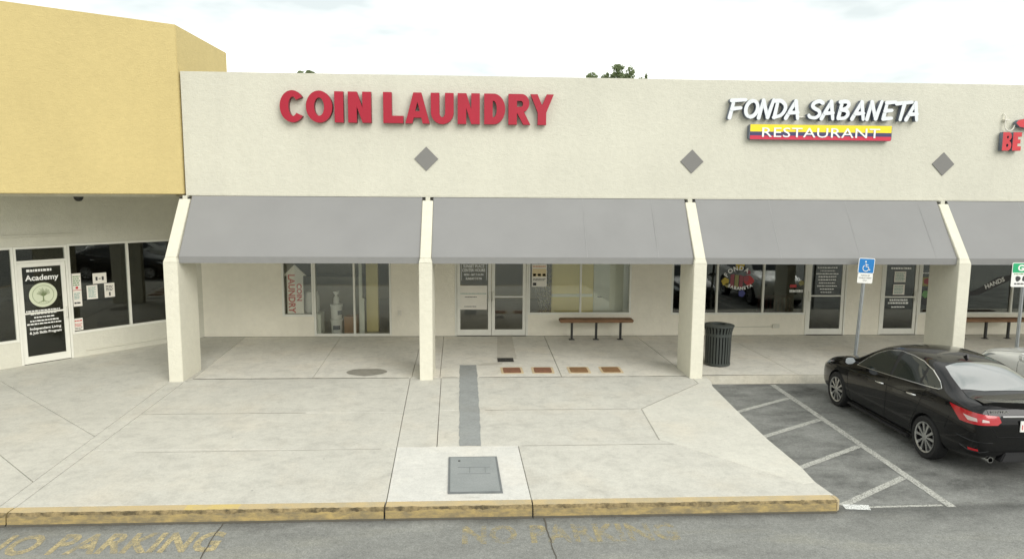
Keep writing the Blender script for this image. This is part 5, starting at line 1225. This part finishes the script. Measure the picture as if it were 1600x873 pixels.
for sd in (-1, 1):
    org = lambda s, z, sd=sd: (sd * 2.0, wy(s), z); dr_ = (-sd, 0, 0)
    for (s_, z_) in WW: wheel(wcar, sd * 0.79, wy(s_), sd, 0.355, 0.225)
    for q in ([(1.50, 1.09), (1.90, 1.37), (2.30, 1.53), (2.5, 1.55), (2.52, 1.10)], [(2.60, 1.10), (2.58, 1.55), (3.2, 1.55), (3.4, 1.52), (3.42, 1.12)], [(3.5, 1.13), (3.48, 1.51), (3.9, 1.44), (4.05, 1.18)]): drape(wb, q, org, dr_, 0.004, M_cglass, 'side_window', wcar)
    for ln in ([(1.28, 1.0), (1.32, 0.55), (1.42, 0.34), (2.52, 0.33), (2.56, 0.6), (2.55, 1.06)], [(2.56, 0.35), (3.1, 0.34), (3.3, 0.6), (3.45, 1.08)]): drape_line(wb, ln, org, dr_, 0.0045, M_seamc, 'door_gap', wcar, -0.001)
    for (hs_, hz) in ((2.36, 0.97), (3.26, 0.99)):
        h = wb.ray_cast(Vector(org(hs_, hz)), Vector(dr_)); x = h[0].x + sd * 0.02
        MB().tube([(x - sd * 0.02, wy(hs_) + 0.1, hz), (x, wy(hs_) + 0.08, hz), (x, wy(hs_) - 0.08, hz), (x - sd * 0.02, wy(hs_) - 0.1, hz)], 0.015, 8).build('door_handle', M_whitep, wcar, smooth=True)
    mm = MB(); mm.prism([(sd * (0.92 + u), 1.10 + v) for u, v in [(0.0, -0.02), (0.06, -0.07), (0.16, -0.07), (0.21, -0.03), (0.20, 0.07), (0.14, 0.09), (0.04, 0.08)]], wy(1.68), wy(1.56), 'y'); mm.build('mirror', M_whitep, wcar, smooth=True, bevel=0.02)
    e2 = Vector((sd, -1)).normalized(); d2_ = Vector((sd, 1)).normalized()
    drape(wb, [(-0.55, 0.96), (-0.90, 0.92), (-1.12, 0.87), (-1.12, 0.78), (-0.90, 0.80), (-0.70, 0.87)], lambda u, z, e=e2, d=d2_: (e.x * u + d.x * 4, e.y * u + d.y * 4, z), (-d2_.x, -d2_.y, 0), 0.006, M_headl, 'headlight', wcar)
    drape(wb, [(4.1, 0.95), (4.15, 1.12), (4.5, 1.02), (4.5, 0.88)], org, dr_, 0.006, M_tail, 'tail_light', wcar)
    arch = [(0.92 + 0.415 * math.cos(R(a)), 0.355 + 0.415 * math.sin(R(a))) for a in range(0, 181, 12)]; drape_line(wb, arch, org, dr_, 0.012, M_trim, 'arch_trim', wcar, 0.0)
dn = lambda x, s: (x, wy(s), 3.0)
drape(wb, [(-0.62, 1.32), (-0.52, 1.98), (0.52, 1.98), (0.62, 1.32), (0.3, 1.25), (-0.3, 1.25)], dn, (0, 0, -1), 0.004, M_cglass, 'windscreen', wcar)
for sx_ in (-1, 1): drape_line(wb, [(sx_ * 0.76, 0.22), (sx_ * 0.74, 0.6), (sx_ * 0.68, 1.22)], dn, (0, 0, -1), 0.005, M_seamc, 'bonnet_gap', wcar, -0.001)
gr = MB(); gr.prism([(-0.42, 0.50), (0.42, 0.50), (0.36, 0.72), (-0.36, 0.72)], wy(0.03), wy(-0.01), 'y'); gr.build('grille', M_trim, wcar, bevel=0.01)

# ------------------------------------------------------------------ trees behind the roof
def leaf_cloud(b_, c, r, n, size, rnd):
    for _ in range(n):
        d = Vector((rnd.gauss(0, 1), rnd.gauss(0, 1), rnd.gauss(0, 1))).normalized() * (rnd.random() ** 0.45)
        p = Vector((c[0] + d.x * r[0], c[1] + d.y * r[1], c[2] + d.z * r[2])); s = size * rnd.uniform(0.6, 1.3)
        a = Vector((rnd.uniform(-1, 1), rnd.uniform(-1, 1), rnd.uniform(-0.7, 0.7))).normalized(); u = a.cross(Vector((rnd.uniform(-1, 1), rnd.uniform(-1, 1), rnd.uniform(-1, 1)))).normalized()
        b_.add([p - a * s, p + u * s * 0.45, p + a * s, p - u * s * 0.45], [(0, 1, 2, 3)], rnd.choice((0, 0, 1)))
def tree(label, x, y, clumps, lump_top, seed):
    rnd = random.Random(seed); t_ = thing('tree', label, 'tree', (x, y, GZ))
    tb = MB(); tb.tube([(0, 0, 0), (0.05, 0.02, 2.0), (-0.05, 0.05, 4.5), (0.05, 0, 7.0)], [0.24, 0.19, 0.15, 0.08], 12)
    for k in range(7):
        a = k * 0.9 + rnd.random(); z0 = 3.5 + 0.5 * k; tb.tube([(0, 0, z0), (0.7 * math.cos(a), 0.7 * math.sin(a), z0 + 0.8), (1.5 * math.cos(a), 1.5 * math.sin(a), z0 + 1.4)], [0.09, 0.06, 0.025], 7)
    for c, r in lump_top: tb.tube([(0.05, 0, 6.8), (c[0] * 0.7, c[1] * 0.7, (7 + c[2]) / 2), (c[0], c[1], c[2])], [0.05, 0.03, 0.012], 6)
    tb.build('trunk', M_bark, t_)
    cb_ = MB()
    for _ in range(16):
        a = rnd.uniform(0, 6.28); q = rnd.uniform(0.3, 1.7); leaf_cloud(cb_, (q * math.cos(a), q * math.sin(a), rnd.uniform(5.4, 8.1)), (0.9, 0.9, 0.65), 130, 0.11, rnd)
    for c, r in lump_top: leaf_cloud(cb_, c, r, int(260 * (r[0] * r[2]) ** 0.5 / 0.28), 0.075, rnd)
    cb_.build('crown', [M_leaf1, M_leaf2], t_, fix=False)
def lumps(x, pts): return [((px - x, 0.0, pz - GZ), r) for px, pz, r in pts]
tree('green leafy tree top rising behind the parapet left of the restaurant sign', 8.4, 22.0, None, lumps(8.4, [(8.30, 9.85, (0.27, 0.25, 0.42)), (8.28, 10.12, (0.36, 0.25, 0.16)), (8.93, 9.78, (0.23, 0.22, 0.42)), (8.6, 9.6, (0.35, 0.3, 0.25)), (6.95, 9.6, (0.30, 0.25, 0.26)), (7.6, 9.55, (0.22, 0.2, 0.2)), (7.75, 9.72, (0.06, 0.05, 0.16)), (8.05, 9.62, (0.2, 0.2, 0.2)), (9.75, 9.62, (0.05, 0.05, 0.24)), (9.5, 9.5, (0.2, 0.2, 0.12))]), 3)
tree('tree with only its dark tip showing over the parapet above the red letters COIN', -7.6, 22.0, None, lumps(-7.6, [(-7.75, 9.54, (0.22, 0.2, 0.14)), (-7.35, 9.58, (0.2, 0.2, 0.14)), (-7.15, 9.5, (0.14, 0.2, 0.14))]), 4)
